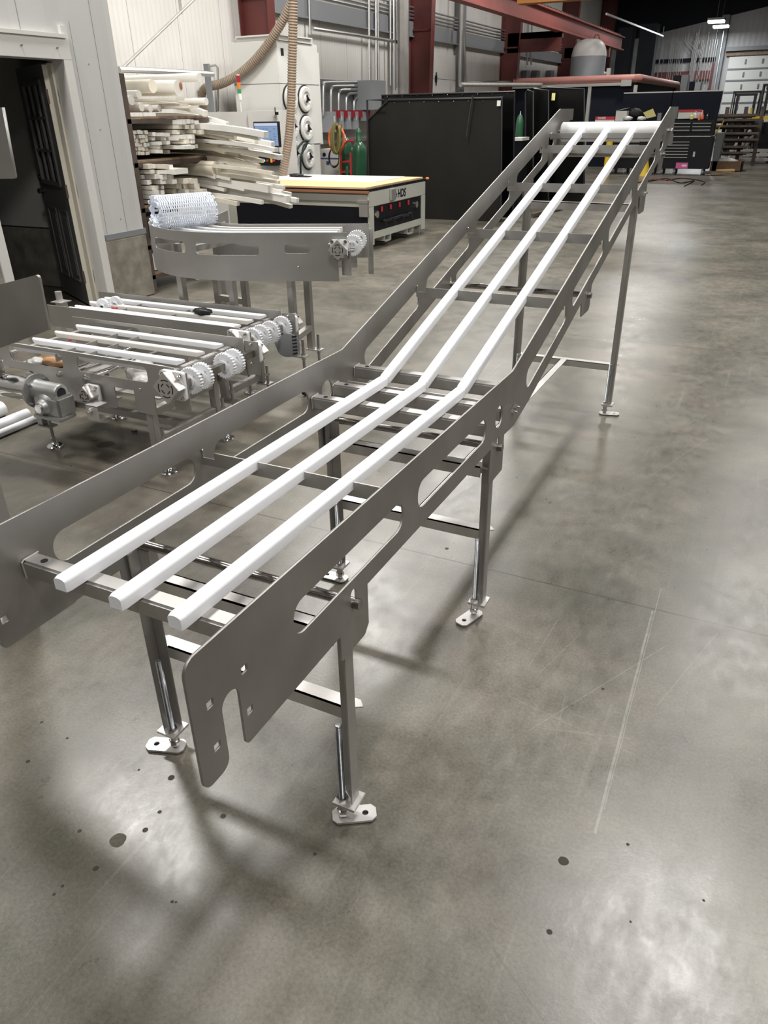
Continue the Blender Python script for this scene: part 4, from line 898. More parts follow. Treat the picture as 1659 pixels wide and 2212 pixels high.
for px, py, y, lb in ((389,214,4.35,'pale flat board jutting out over the top shelf below the thick log'),(398,226,4.4,'second pale flat board under the first on the top shelf'),(420,231,4.6,'pale flat offcut at the right of the top shelf boards')):
    p = PY(px, py, y); bar_stock((-6.8, y-.05, p.z), p, .13, .022, lb, None, 'stock2', False, .2, 3)
# (b) bundles of square bars on the middle shelves, ends toward the aisle
ORD = ['top','second','third','fourth','fifth','sixth','seventh']
NTH = ['first','second','third','fourth','fifth','sixth','seventh','eighth','ninth','tenth','eleventh','twelfth','thirteenth','fourteenth','fifteenth','sixteenth','seventeenth','eighteenth','nineteenth','twentieth','twenty-first','twenty-second','twenty-third','twenty-fourth','twenty-fifth']
def nth(i): return NTH[i] if i < 25 else (['twenty-sixth','twenty-seventh','twenty-eighth','twenty-ninth','thirtieth','thirty-first','thirty-second','thirty-third','thirty-fourth','thirty-fifth','thirty-sixth'][i-25])
def bundle(px0, px1, py0, py1, ncol, nrow, y0, y1, x_back, label, group, jit=.06, w_=.03, mats=('stock','stock','stock2')):
    for r_ in range(nrow):
        for c_ in range(ncol):
            f = (c_+.5)/ncol; g = (r_+.5)/nrow; y = y0+(y1-y0)*f
            p = PY(px0+(px1-px0)*f, py0+(py1-py0)*g, y); dx = rs.uniform(-jit, jit)
            w2 = w_*rs.choice((.8, 1, 1, 1.3)); h2 = abs(PY(px0, py0, y).z-PY(px0, py1, y).z)/nrow*rs.uniform(.75, .95)
            bar_stock((x_back, y, p.z), (p.x+dx, y+rs.uniform(-.01,.01), p.z+rs.uniform(-.004,.004)), w2, h2, label+', '+ORD[r_]+' row, '+NTH[c_]+' from the left', group, rs.choice(mats), False, .1, 1)
bundle(283, 322, 281, 335, 6, 6, 3.80, 4.05, -6.2, 'white square bar, neat corner bundle', 'square bars next to the office corner', .02, .038)
bundle(325, 372, 286, 332, 5, 5, 4.06, 4.34, -6.2, 'white bar, ragged middle-shelf bundle', 'ragged middle bundle', .10, .045)
bundle(392, 424, 258, 322, 5, 6, 4.36, 4.66, -6.6, 'white bar, tall stepped middle-shelf stack', 'tall stepped stack', .10, .05)
bundle(318, 372, 355, 398, 5, 4, 3.86, 4.16, -6.2, 'white bar, loose upper pile of the lower shelf', 'loose upper pile', .10, .055)
bundle(330, 360, 400, 440, 4, 4, 3.86, 4.10, -6.2, 'white bar, low left pile of the lower shelf', 'low left pile', .06, .05)
bundle(380, 440, 385, 432, 4, 4, 4.2, 4.5, -6.2, 'cream bar, jumbled lower-shelf pile', 'jumbled pile', .10, .05, ('stock2','stock','stock2'))
p = PY(300,385,3.9); bar_stock((-6, 3.9, p.z), p, .10, .10, 'round white plastic end next to the office corner on the lower shelf', None, 'stock2', True)
p = PY(467,366,4.75); bar_stock((-6.2, 4.75, p.z+.05), p, .155, .155, 'thick yellowed plastic log sticking out between the two shelves of drooping bars', None, 'uhmw_old', True, .3)
p = PY(410,318,4.35); bar_stock((-6.2, 4.4, p.z), p, .16, .03, 'wide flat white slab ending under the stepped stack', None)
p = PY(392,370,4.2); bar_stock((-6.2, 4.2, p.z+.01), p, .20, .05, 'wide thick white slab on top of the lower shelf pile', None)
# (c) long bars drooping out toward the router table
tips = [(575,291,1.30,'stock'),(597,324,1.30,'stock'),(607,340,1.28,'stock'),(559,361,1.22,'stock2'),(567,348,1.22,'stock2'),(491,269,1.38,'stock'),(525,297,1.33,'stock'),(470,283,1.35,'stock'),(492,350,1.20,'stock2'),(445,246,1.42,'stock'),
        (500,302,1.30,'stock2'),(540,318,1.28,'stock2'),(520,335,1.25,'stock2'),(555,305,1.33,'stock'),(590,312,1.31,'stock'),(510,283,1.36,'stock'),(535,352,1.21,'stock2'),(585,333,1.29,'stock')]
_r1 = random.Random(9)
for _ in range(16):
    _x = _r1.uniform(440, 588); tips.append((_x, _r1.uniform(252+(_x-430)*.26, 318+(_x-430)*.22), _r1.uniform(1.22, 1.38), _r1.choice(('stock','stock','stock2'))))
mid_lb = ['highest and furthest reaching','overlapping the blue screen','ending lowest right beside the corrugated hose','curled pale end below the others','curled pale end just above the lowest one']
for i, (px, py, z0, m_) in enumerate(tips):
    y = 4.75+.055*(i % 9)+rs.uniform(-.02,.02); p = PY(px, py, y)
    bar_stock((-5.7, y-.05, max(z0+rs.uniform(-.03,.03), p.z+.10)), p, rs.choice((.06,.075,.09)), rs.choice((.035,.045,.055)), ('white bar drooping off the middle shelf, '+mid_lb[i]) if i < 5 else 'white bar drooping off the middle shelf, tip '+nth(sorted((q_[1],q_[0]) for q_ in tips).index((py,px)))+' from the top', None if i < 5 else 'drooping fan off the middle shelf', m_, False, 1.7, 12)
low = [(590,374,.98,'stock2'),(603,394,.97,'stock2'),(584,408,.93,'stock'),(624,430,.90,'stock'),(643,433,.90,'stock'),(629,446,.88,'stock'),(614,405,.95,'stock'),(628,419,.93,'stock'),(567,437,.86,'stock'),(500,387,1.0,'stock'),
       (555,395,.95,'stock2'),(540,410,.92,'stock2'),(600,384,.98,'stock2'),(610,415,.93,'stock'),(530,425,.88,'stock2'),(490,400,.95,'stock'),(515,440,.84,'stock2')]
_r2 = random.Random(8)
for _ in range(12):
    _x = _r2.uniform(450, 612); low.append((_x, _r2.uniform(378+(_x-440)*.08, 402+(_x-440)*.2), _r2.uniform(.9, 1.0), _r2.choice(('stock','stock2'))))
low_lb = ['topmost of the lower fan','second highest of the lower fan','broad one in the middle of the lower fan','broad one ending near the bottom right','thinnest, ending furthest right of all','lowest tip at the right']
for i, (px, py, z0, m_) in enumerate(low):
    y = 4.72+.06*(i % 8)+rs.uniform(-.02,.02); p = PY(px, py, y); big = i in (2, 3)
    bar_stock((-5.7, y-.05, max(z0, p.z+.08)), p, .10 if big else rs.choice((.045,.06)), .07 if big else rs.choice((.03,.04)), ('white bar drooping off the lower shelf, '+low_lb[i]) if i < 6 else 'white bar drooping off the lower shelf, tip '+nth(sorted((q_[1],q_[0]) for q_ in low).index((py,px)))+' from the top', None if i < 6 else 'drooping fan off the lower shelf', m_, False, 1.4, 10)
for i in range(5):
    p = PY(352+30*i, 466+i*3, 4.0+.1*i); bar_stock((-6.3, 4.0+.1*i, .52+.02*i), p, .08, .04, 'white bar end behind the belt roll, '+NTH[i]+' from the left', 'bars behind the belt roll', 'stock', False, .3, 3)
for i in range(7):
    p = PY(400+32*i, 596+i*5.5, 4.3+.12*i); bar_stock((-6.0, 4.1+.12*i, .24+.02*(i%3)), p, .07, .03, 'white bar drooping off the lowest rack shelf, '+NTH[i]+' from the left', 'bars on the lowest shelf', 'stock', False, .6, 5)
p = PY(350, 575, 4.0); t = thing('carton', 'white carton with dark blue stripe on a low rack shelf behind the curved conveyor', 'box', (p.x, 4.0, .20))
b = MB(); b.box(p.x-.5, p.x+.02, 3.82, 4.28, .19, .44); b.obj('carton', 'paper', t)
b = MB(); b.box(p.x+.02, p.x+.023, 3.86, 4.24, .36, .39); b.box(p.x+.02, p.x+.023, 3.98, 4.04, .24, .32); b.obj('print', 'blue', t)
# ================================================================ ROUTER TABLE
rt = thing('router_table', 'pale grey router table with tan spoil board, black side panels and red-tipped valves', 'machine', (-5.0, 7.7, 0))
TX1, TY0, TY1, TX0 = -4.06, 6.82, 8.62, -6.3
b = MB(); b.box(TX0, TX1, TY0, TY1, .53, .715); b.obj('table_frame', 'machine', rt, bevel=.006)
for x in (TX0+.02, TX1-.13):
    for y in (TY0, TY1-.14):
        b = MB(); b.box(x, x+.13, y, y+.14, .06, .53); o = b.obj('leg', 'machine', rt, bevel=.004)
        b = MB(); b.lathe((x+.065,y+.07,0),(0,0,1),[(0,.032),(.008,.032),(.012,.012),(.06,.012)],16); b.obj('levelling_foot', 'chrome', o, smooth=True)
b = MB(); b.box(TX1-.08, TX1-.005, TY0+.14, TY1-.14, .13, .22); b.obj('lower_rail', 'machine', rt, bevel=.003)
b = MB(); b.box(TX1-.03, TX1-.012, TY0+.10, TY1-.13, .21, .53); b.obj('end_panel', 'darkpanel', rt)
b = MB(); b.box(TX0+.1, TX1-.12, TY0+.012, TY0+.03, .15, .53); b.box(TX1-.14, TX1-.02, TY0-.002, TY0+.006, .15, .42); b.obj('side_panel', 'darkpanel', rt)
b = MB(); b.box(TX0, TX1-.14, TY0+.006, TY0+.05, .10, .16); b.obj('lower_rail', 'machine', rt)
b = MB(); b.box(TX0, TX1+.0, TY0-.02, TY1+.02, .715, .745); b.obj('edge_band', 'darkpanel', rt)
b = MB(); b.box(TX0, TX1+.02, TY0-.045, TY0-.018, .70, .725); b.obj('front_strip', 'brown', rt)
b = MB(); b.box(TX0, TX1-.04, TY0+.0, TY1, .745, .765); b.obj('spoil_board', 'board', rt)
b = MB(); b.box(TX0, TX1-.28, TY0+.75, TY1-.12, .765, .778); tag(b.obj('plastic_sheet', 'uhmw_cut'), 'white plastic sheet lying on the tan router table', 'sheet')
b = MB(); b.box(TX0, TX1-.02, TY0-.035, TY0, .60, .68); b.obj('slide_rail', 'alu', rt)
b = MB()
b.box(TX1-.14, TX1+.01, TY0-.06, TY0, .58, .62); b.box(TX1-.12, TX1-.0, TY0-.05, TY0, .42, .58); b.obj('rail_carriage', 'alu', rt, bevel=.004)
b = MB(); b.box(TX1, TX1+.035, 7.42, 7.56, .56, .70); b.obj('switch_box', 'alu', rt, bevel=.004)
for k, y in enumerate((7.18, 7.45, 7.73, 8.02)):
    b = MB(); b.cyl((TX1-.0,y,.51),(TX1-.0,y,.45),.016,12); b.obj('valve_handle', 'red', rt)
    b = MB(); b.cyl((TX1-.012,y+.02,.33),(TX1+.05,y+.02,.33),.022,12); b.tube([(TX1+.03,y+.02,.33),(TX1+.05,y+.03,.29),(TX1+.04,y+.035,.26)],.010,8); b.obj('pipe_elbow', 'black', rt)
for y in (7.02, 8.28):
    b = MB(); b.cyl((TX1-.012,y,.43),(TX1+.02,y,.43),.045,20); b.obj('gauge', 'chrome', rt)
b = MB(); b.tube([(TX1+.01,7.18+j*.28,.33-.01*(j%2)) for j in range(4)], .02, 8); b.obj('manifold_hose', 'black', rt)
for k, y in enumerate((7.1, 7.5, 7.9, 8.3)):
    b = MB(); b.cyl((TX1-.002,y,.73),(TX1+.004,y,.73),.008,8); b.obj('bolt', 'chrome', rt)
for k, (ya, yb) in enumerate(((7.28,7.48),(8.0,8.22))):
    b = MB(); b.box(TX1-.5,TX1-.01,ya,ya+.015,.05,.13); b.box(TX1-.5,TX1-.01,yb-.015,yb,.05,.13); b.box(TX1-.5,TX1-.01,ya,yb,.05,.06); b.obj('fork_pocket', 'machine', rt)
q0 = 7.62
me = text_mesh('HDS', .155, lambda u, v, w_: (TX1+.002+w_, q0+u*.86+.05, .575+v*.92), .0008, .004, .18)
o = link('lettering', me, 'darkpanel', rt); lab(o, 'black lettering')
b = MB(); b.box(TX1+.001, TX1+.004, q0-.01, q0+.02, .585, .603); b.box(TX1+.001, TX1+.004, q0+.0, q0+.03, .612, .630); b.obj('lettering', 'darkpanel', rt)
b = MB(); b.sphere((TX1+.02, TY1+.02, .745), .03, (1,.8,.6)); b.obj('corner_lamp', 'stackamber', rt, smooth=True)
p = PZ(640, 380, .79)
blob((p.x,p.y,.80), (.12,.07,.025), 6, 'black', 'plastic_wrap', 'black crumpled plastic lying on the left of the router table', 'wrap')
blob((p.x+.18,p.y-.05,.79), (.12,.02,.012), 7, 'black', 'strap', 'black strap trailing off the crumpled plastic on the router table', 'strap')
# ================================================================ DUST COLLECTOR, CONSOLE, HOSE
dc = thing('dust_collector', 'tall white dust collector cabinet with six round cartridge covers', 'machine', (-7.6, 10.1, 0))
DX, D0, D1 = -6.7, 8.97, 10.30
b = MB(); b.box(-7.56, DX, D0, D1-.13, 1.15, 2.60); b.box(-7.56, DX, D0, D0+.95, .25, 1.15); b.obj('cabinet', 'offwhite', dc, bevel=.008)
b = MB(); b.box(-7.54, DX-.05, D1-.13, D1, 1.13, 2.50); b.obj('side_box', 'offwhite', dc, bevel=.006)
b = MB(); b.box(-7.562, DX+.003, D0-.003, D1-.12, 2.025, 2.035); b.obj('seam', 'greymid', dc)
b = MB(); b.box(-7.5, DX+.02, D0+.05, D1-.3, 2.60, 2.66); b.box(-7.45,DX+.05,D0+.0,D1-.35,2.66,2.68); b.obj('top_flange', 'offwhite', dc)
_c = [PX(x_, y_, DX) for x_, y_ in ((625.5,213),(657,214.5),(629,272),(660,277.5),(634,330),(664,338))]; _rc = (PX(657,183.5,DX).z-PX(657,245,DX).z)/2/.205
for q_ in _c:
        y, z = q_.y, q_.z
        b = MB(); b.lathe((DX, y, z), (1,0,0), [(0,.205*_rc),(.018,.205*_rc),(.02,.19*_rc)], 36); g = b.obj('gasket', 'black', dc, smooth=True)
        b = MB(); b.lathe((DX+.01, y, z), (1,0,0), [(0,.188*_rc),(.03,.186*_rc),(.045,.165),(.045,.115),(.02,.10),(.022,.065),(.05,.055),(.055,.03)], 36); c_ = b.obj('cartridge_cover', 'offwhite', dc, smooth=True)
        b = MB()
        for a in (90, 210, 330):
            a = math.radians(a+15); b.bar((DX+.07,y,z),(DX+.07,y+.06*math.cos(a),z+.06*math.sin(a)),.03,.02)
        b.cyl((DX+.05,y,z),(DX+.085,y,z),.028,12); b.obj('knob', 'black', c_)
b = MB(); b.box(DX, DX+.003, D0+.10, D0+.18, 2.40, 2.50); b.obj('oval_badge', 'black', dc, bevel=.001)
for y in (D0+.05, D0+.85):
    b = MB(); b.box(DX-.1, DX, y, y+.08, 0, .25); b.obj('leg', 'offwhite', dc)
b = MB(); b.tube(catmull([PX(x_,y_,DX+.15) for x_,y_ in ((632,400),(632,345),(644,320),(655,306),(664,305),(660,318),(650,340),(650,400))],5), .017, 8)
tag(b.obj('hand_truck', 'htruck', smooth=True), 'dark bent-tube hand truck leaning on the dust collector', 'hand truck')
co = thing('control_console', 'pale grey machine console with a lit screen in front of the dust collector', 'console', (-7, 8.9, 0))
YC = 8.35
a_ = PY(425,243,YC); c_ = PY(636,243,YC); k0 = PY(534,243,YC)
b = MB(); b.box(a_.x-.6, k0.x, YC+.05, YC+.5, 0, a_.z+.0); b.obj('cabinet', 'pale', co, bevel=.006)
b = MB(); b.box(k0.x, PY(597,243,YC).x, YC+.0, YC+.5, 0, a_.z+.01); b.obj('console_body', 'pale', co, bevel=.006)
m0 = PY(549,263,YC-.15); m1 = PY(607,318,YC-.15)
b = MB(); b.box(m0.x, m1.x, YC-.18, YC-.13, m1.z, m0.z); o = b.obj('monitor', 'black', co, bevel=.004)
b = MB(); b.box(m0.x+.02, m1.x-.02, YC-.184, YC-.178, m1.z+.02, m0.z-.02); o2 = b.obj('screen', 'screen', o)
b = MB(); b.box(m0.x+.02, m1.x-.02, YC-.187, YC-.183, m0.z-.055, m0.z-.02); b.obj('screen_header', 'screen3', o)
b = MB(); rn = random.Random(5)
for i in range(7):
    for j in range(6):
        if rn.random() < .55: xx = m0.x+.03+j*(m1.x-m0.x-.06)/6; zz = m1.z+.035+i*(m0.z-m1.z-.10)/7; b.box(xx, xx+.02+.02*rn.random(), YC-.187, YC-.183, zz, zz+.008)
b.obj('screen_text', 'screen2', o)['kind'] = 'stuff'
p0 = PY(563,330,YC-.1); p1 = PY(600,358,YC-.1)
b = MB(); b.box(p0.x-.03, p1.x, YC-.12, YC, p1.z, p0.z); o = b.obj('button_panel', 'darkpanel', co)
for px, mm in ((571,'ledgreen'),(579,'red'),(593,'red')):
    q = PY(px,347,YC-.12); b = MB(); b.cyl((q.x,YC-.12,q.z),(q.x,YC-.15,q.z),.016,14); b.obj('push_button', mm, o)
q = PY(587,343,YC-.12); b = MB(); b.box(q.x-.012,q.x+.012,YC-.14,YC-.12,q.z-.05,q.z+.03); b.obj('yellow_plate', 'yellow', o)
q = PY(594,245,YC-.05); b = MB(); b.box(q.x-.02,q.x+.03,YC-.1,YC,q.z-.02,q.z+.02); b.cyl((q.x,YC-.05,q.z+.02),(q.x,YC-.05,q.z+.08),.014,10); b.obj('camera_mount', 'chrome', co)
q = PY(521,240,YC+.1); st = thing('stack_light', 'red, amber and green stack light on a thin white pole above the console', 'signal light', (q.x, YC+.1, q.z))
zt_ = [PY(521,v,YC+.1).z for v in (216,202,193,177,160.5)]
b = MB(); b.cyl((q.x,YC+.1,a_.z),(q.x,YC+.1,zt_[0]),.008,8); b.obj('pole', 'paper', st)
b = MB(); b.cyl((q.x,YC+.1,zt_[0]),(q.x,YC+.1,zt_[1]),.028,20); b.obj('base', 'paper', st)
for z0, z1, mm in ((zt_[1],zt_[2],'paper'),):
    pass
b = MB(); b.cyl((q.x,YC+.1,zt_[1]),(q.x,YC+.1,PY(521,192,YC+.1).z),.029,20); b.obj('green_lens', 'stackgreen', st)
b = MB(); b.cyl((q.x,YC+.1,PY(521,192,YC+.1).z),(q.x,YC+.1,PY(521,178,YC+.1).z),.029,20); b.obj('amber_lens', 'stackamber', st)
b = MB(); b.cyl((q.x,YC+.1,PY(521,178,YC+.1).z),(q.x,YC+.1,PY(521,163,YC+.1).z),.029,20); b.obj('red_lens', 'stackred', st)
b = MB(); b.cyl((q.x,YC+.1,PY(521,163,YC+.1).z),(q.x,YC+.1,zt_[4]),.024,20); b.obj('cap', 'paper', st)
def hose(ctrl, r, label, m_='hose', pitch=.034):
    P = catmull(ctrl, 40); L_ = [0]
    for a, b_ in zip(P, P[1:]): L_.append(L_[-1]+(b_-a).length)
    Q = []; R = []; i = 0; s_ = 0; k = 0
    while s_ < L_[-1]:
        while L_[i+1] < s_: i += 1
        Q.append(P[i].lerp(P[i+1], (s_-L_[i])/max(1e-6, L_[i+1]-L_[i]))); R.append(r if k % 4 in (0,1) else r*.84); k += 1; s_ += pitch/4
    b = MB(); b.tube(Q, R, 16); return tag(b.obj('corrugated_hose', m_, smooth=False), label, 'hose')
YH = 8.88
hose([PY(x,y,YH) for x,y in ((650,-40),(628,10),(596,70),(560,120),(520,158),(480,180),(455,186),(440,194),(436,212),(446,232),(452,260))], .068, 'tan corrugated hose swooping down from the top to behind the white bars')
hose([PY(x,y,8.2) for x,y in ((633,-60),(633,40),(631,140),(629,220),(627,260),(622,310),(610,385))], .068, 'tan corrugated hose hanging straight down onto the router table')
p = PY(455,140,10.9); b = MB(); 
t = thing('pipe_filter', 'slim dark grey filter housing with pipe elbow left of the dust collector', 'filter', (p.x, 10.9, p.z))
q = PY(437,138,8.6); q2 = PY(462,250,8.6)
b = MB(); b.box(q.x, q2.x-.02, 8.62, 8.66, 1.62, q.z); b.obj('backing_plate', 'greymid', t)
q = PY(440,105,9.2); b = MB(); b.cyl((q.x,9.2,PY(440,133,9.2).z),(q.x,9.2,q.z),.035,16); b.cyl((q.x,9.2,q.z),(q.x,9.2,q.z+2.2),.018,10); b.obj('filter_bowl', 'galv', t, smooth=True)
pts = [PY(x,y,9.2) for x,y in ((375,150),(420,146),(465,141),(470,146),(471,240))]
b = MB(); b.tube(pts, .018, 8); tag(b.obj('air_pipe', 'galv', smooth=True), 'grey air pipe running right then dropping beside the slim dark filter', 'pipe')
# ================================================================ LONG WALL FITTINGS
def wp(x, y, X=WX+.12): return PX(x, y, X)
def wpipe(pts, r, label, m_='galv', X=WX+.14, group=None):
    b = MB(); b.tube([wp(x, y, X) for x, y in pts], r, 8); return tag(b.obj('wall_pipe', m_, smooth=True), label, 'pipe', group)
for i, (px, r, y1, lb) in enumerate(((797,.03,205,'thin vertical pipe left of a group of four on the long wall'),(812,.034,300,'vertical pipe, second of the group left of the thick pipe'),(816.5,.022,172,'slim vertical pipe right beside the second one'),(843,.03,185,'vertical pipe with a side stub, left of the bright one'),(850.5,.04,195,'bright silver vertical conduit just left of the thick dusty pipe'),(857,.025,190,'slim vertical pipe hugging the thick dusty pipe'),(881,.03,205,'vertical silver pipe just left of the second red column'))):
    wpipe(((px,-30),(px+1,y1)), r, lb)
wpipe(((868.5,-30),(870,205)), .125, 'thick dusty vertical duct pipe left of the second red column', 'pipe', WX+.3)
wpipe(((676,62),(770,76),(862,91)), .035, 'long horizontal pipe crossing the white wall above the dust collector', 'galv')
wpipe(((255,-12+168),(430,-12)), .02, 'thin grey diagonal brace pipe crossing the wall above the stock rack', 'pipe', WX+.9)
wpipe(((257,150),(330,153),(460,160)), .035, 'horizontal galvanised rail just above the stock rack', 'galv', WX+1.2)
wpipe(((385,-20),(391,30)), .02, 'short vertical hanger rod meeting the diagonal brace pipe', 'galv', WX+.85)
wpipe(((668,-10),(670,75)), .03, 'vertical conduit dropping to the right edge of the dust collector', 'galv')
wpipe(((1003,60),(1006,177),(1180,176)), .03, 'pipe that drops beside the sectional door then turns right', 'galv', WX+.4)
wpipe(((998,-20),(993,180)), .05, 'vertical grey pipe right of the sectional door', 'pipe', WX+.3)
wpipe(((995,183),(1160,183),(1240,181)), .05, 'pale pipe running right from the sectional door over the black curtains', 'pipe', WX+1.4)
for px, lb in ((1150,'vertical conduit ending at a grey box, left of the red column by the tank'),(1142,'thin vertical conduit beside the one ending at a grey box')): wpipe(((px,-10),(px-3,140)), .03, lb)
for px, lb in ((1136,'small grey wall box, left of three between two red columns'),(1158,'small grey wall box, middle of three between two red columns'),(1189,'small grey wall box, right of three between two red columns')):
    a, c = wp(px-3,152), wp(px+3,170); b = MB(); b.box(WX+.02, WX+.2, a.y, c.y, c.z, a.z); tag(b.obj('wall_box', 'greymid'), lb, 'box')
a, c = wp(694,170), wp(800,300); b = MB(); b.box(WX+.002, WX+.02, a.y, c.y+.6, .3, a.z); tag(b.obj('backing_sheet', M['galv']), 'shiny galvanised sheet behind the electrical boxes', 'sheet')
a, c = wp(771,174), wp(806,238); b = MB(); b.box(WX+.03, WX+.5, a.y, c.y-.1, wp(785,238).z, a.z); t = thing('electrical_enclosure', 'large grey electrical enclosure on the wall above the gas cylinders', 'enclosure', (WX+.2,a.y,a.z)); b.obj('enclosure_box', 'grey', t, bevel=.008)
for i in range(5):
    y0 = 177+i*8; x0 = 699+i*16.5
    P = [wp(x0,250),wp(x0,y0+14),wp(x0+2,y0+5),wp(x0+7,y0+1),wp(775,y0)]
    b = MB(); b.tube(catmull(P,6), .028, 8); tag(b.obj('bent_conduit', 'galv', smooth=True), ['outermost','second','third','fourth','innermost'][i]+' of five nested conduits bending from the enclosure down to the switches', 'conduit', 'nested conduits')
for i in range(5):
    x0 = 702+i*16; a = wp(x0,241); c = wp(x0+12,286 if i == 0 else (280 if i < 4 else 262))
    t = thing('disconnect_switch', ['leftmost','second','middle','fourth','rightmost'][i]+' of five grey disconnect switches with red handles', 'switch', (WX+.1,a.y,c.z), 'disconnect switches')
    b = MB(); b.box(WX+.03, WX+.28, a.y, c.y, c.z, a.z); b.obj('switch_box', 'grey', t, bevel=.01)
    b = MB(); b.box(WX+.28, WX+.285, a.y+.12, c.y-.12, (a.z+c.z)/2, a.z-.08); b.obj('warning_label', 'paper', t)
    b = MB(); b.box(WX+.2, WX+.34, c.y, c.y+.06, a.z-.12, a.z+.02); b.obj('handle', 'stackred', t)
b = MB(); b.box(WX+.03, WX+.1, wp(700,300).y, wp(805,300).y, 1.05, 1.12); tag(b.obj('mounting_strut', 'galv'), 'horizontal strut under the row of disconnect switches', 'strut')
# small machine cabinet right of the dust collector
a = PY(692,322,11.2); c = PY(728,322,11.2); t = thing('machine_cabinet', 'low grey cabinet with dark gauge and blue label right of the dust collector', 'cabinet', (a.x, 11.2, 0))
b = MB(); b.box(a.x, c.x+.15, 11.2, 11.7, 0, a.z); b.obj('body', 'pale', t, bevel=.005)
b = MB(); q = PY(700,334,11.19); b.cyl((q.x,11.19,q.z),(q.x,11.21,q.z),.035,18); b.obj('gauge', 'black', t)
b = MB(); q = PY(705,352,11.19); b.box(q.x,q.x+.06,11.19,11.2,q.z-.03,q.z+.03); b.box(a.x,c.x+.15,11.19,11.2,PY(700,343,11.2).z,PY(700,341,11.2).z); b.obj('label_plate', 'blue', t)
# gas cylinders on and beside a red cart
def cylinder(px0, px1, ytop, Y, lb, cap=True, grp='green gas cylinders'):
    a, c = PY(px0, ytop, Y), PY(px1, ytop, Y); r = (c.x-a.x)/2; x = (a.x+c.x)/2; H = a.z
    t = thing('gas_cylinder', lb, 'gas cylinder', (x, Y, 0), grp); hs_ = H-.22 if cap else H-.12
    b = MB(); b.lathe((x,Y,0),(0,0,1),[(0,r*.9),(.02,r),(hs_-.16,r),(hs_-.08,r*.88),(hs_-.02,r*.6),(hs_,r*.42)],28); b.obj('body', 'green', t, smooth=True)
    if cap: b = MB(); b.lathe((x,Y,hs_-.01),(0,0,1),[(0,r*.45),(.04,r*.45),(.05,r*.40),(.15,r*.42),(.20,r*.34),(.23,r*.12)],20); b.obj('valve_cap', 'green', t, smooth=True)
    else: b = MB(); b.lathe((x,Y,hs_-.01),(0,0,1),[(0,r*.26),(.03,r*.14),(.07,r*.12)],14); b.obj('valve', 'alu', t, smooth=True)
    return x
cylinder(760, 788, 277, 10.9, 'green gas cylinder with domed cap standing right of the red cart')
cylinder(733, 757, 282, 11.0, 'green gas cylinder on the red cart behind the hanging hoses', False)
cylinder(742, 757, 358, 10.7, 'short green gas cylinder low at the foot of the red cart', True)
cylinder(1117, 1133, 232, 12.6, 'green gas cylinder standing in the gap between the black curtains', False)
t = thing('cylinder_cart', 'red tubular cart carrying a green gas cylinder', 'cart', (-6.3, 10.8, 0)); Yk = 10.72
for px in (736, 757):
    P = [PY(x,y,Yk) for x,y in ((px,377),(px,330),(px+3,322),(px+9,310),(px+16,304),(px+28,304))][: (6 if px == 736 else 2)]
    P[0].z = .05; b = MB(); b.tube(P, .018, 10); b.obj('frame_tube', 'red', t, smooth=True)
for py in (350, 372):
    b = MB(); b.bar(PY(736,py,Yk), PY(757,py-2,Yk), .03, .03); b.obj('cross_bar', 'red', t)
b = MB(); q = PY(746,380,Yk); b.cyl((q.x-.2,10.8,.1),(q.x-.16,10.8,.1),.1,20); b.cyl((q.x+.16,10.8,.1),(q.x+.2,10.8,.1),.1,20); b.obj('wheel', 'rubber', t)
def coil(cx, cy, rx, ry, Y, n, r, m_, lb, drop=0):
    b = MB(); rn = random.Random(cx)
    pts = []
    for k in range(n):
        a = rn.uniform(.8,1.1); c = rn.uniform(.85,1.1)
        for j in range(14):
            th = 2*math.pi*j/14+1.57; pts.append(PY(cx+rx*a*math.cos(th)+drop*k, cy-ry*c*math.sin(th), Y-.015*k))
    b.tube(catmull(pts, 2), r, 7); return tag(b.obj('hose_coil', m_, smooth=True), lb, 'hose')
coil(727, 300, 16, 27, 10.55, 3, .014, 'orangehose', 'coiled orange hose hanging on the cylinder cart')
coil(722, 300, 8, 32, 10.45, 9, .013, 'olive', 'coiled olive green hose bundle draped in front of the orange hose', .7)
b = MB(); b.tube([PY(x,y,10.45) for x,y in ((738,268),(734,300),(733,378))], .014, 8); tag(b.obj('hose', 'olive', smooth=True), 'olive hose hanging straight down along the cart', 'hose')
coil(722, 340, 12, 22, 10.6, 2, .012, 'black', 'thin black hose looping low beside the grey cabinet')
# ================================================================ WELDING CURTAINS
def curtain(lb, pts, Y, m_='curtain', th=.03, strap=None, rivets=True):
    P = [PY(x, y, Y) for x, y in pts]; zmin = min(p.z for p in P)
    t = thing('welding_curtain', lb, 'curtain', (sum(p.x for p in P)/len(P), Y, 0)); n = 22
    x0, x1 = min(p.x for p in P), max(p.x for p in P)
    b = MB(); b.prism(P, (0, th, 0)); b.obj('panel', m_, t)
    b = MB(); top_ = [p for p in P]; b.tube([p+Vector((0,-.01,.012)) for p in P], .018, 8); b.obj('frame_tube', 'black', t, smooth=True)
    return t, P
t, P = curtain('large black welding curtain with a cut-off upper left corner, in front of the wall', [(793,470),(795,262),(840,218),(1085,213),(1082,478)], 10.15)
b = MB()
for i in range(8): q = PY(852+i*32, 221-i*.6, 10.13); b.sphere(q, .008)
b.obj('grommets', 'chrome', t)['kind'] = 'stuff'
b = MB(); q0, q1 = PY(1021,207,10.08), PY(1008,296,10.08); b.bar(q0, q1, .05, .006, Vector((1,0,0))); b.obj('strap', M['greymid'], t)
M['strap'] = mat('olive_webbing', (.05,.045,.035), .7); t.children[-1].data.materials[0] = M['strap']
b = MB(); a, c = PY(1074,217,10.12), PY(1081,229,10.12); b.box(a.x, c.x, 10.115, 10.125, c.z, a.z); b.obj('tag', 'paper', t)
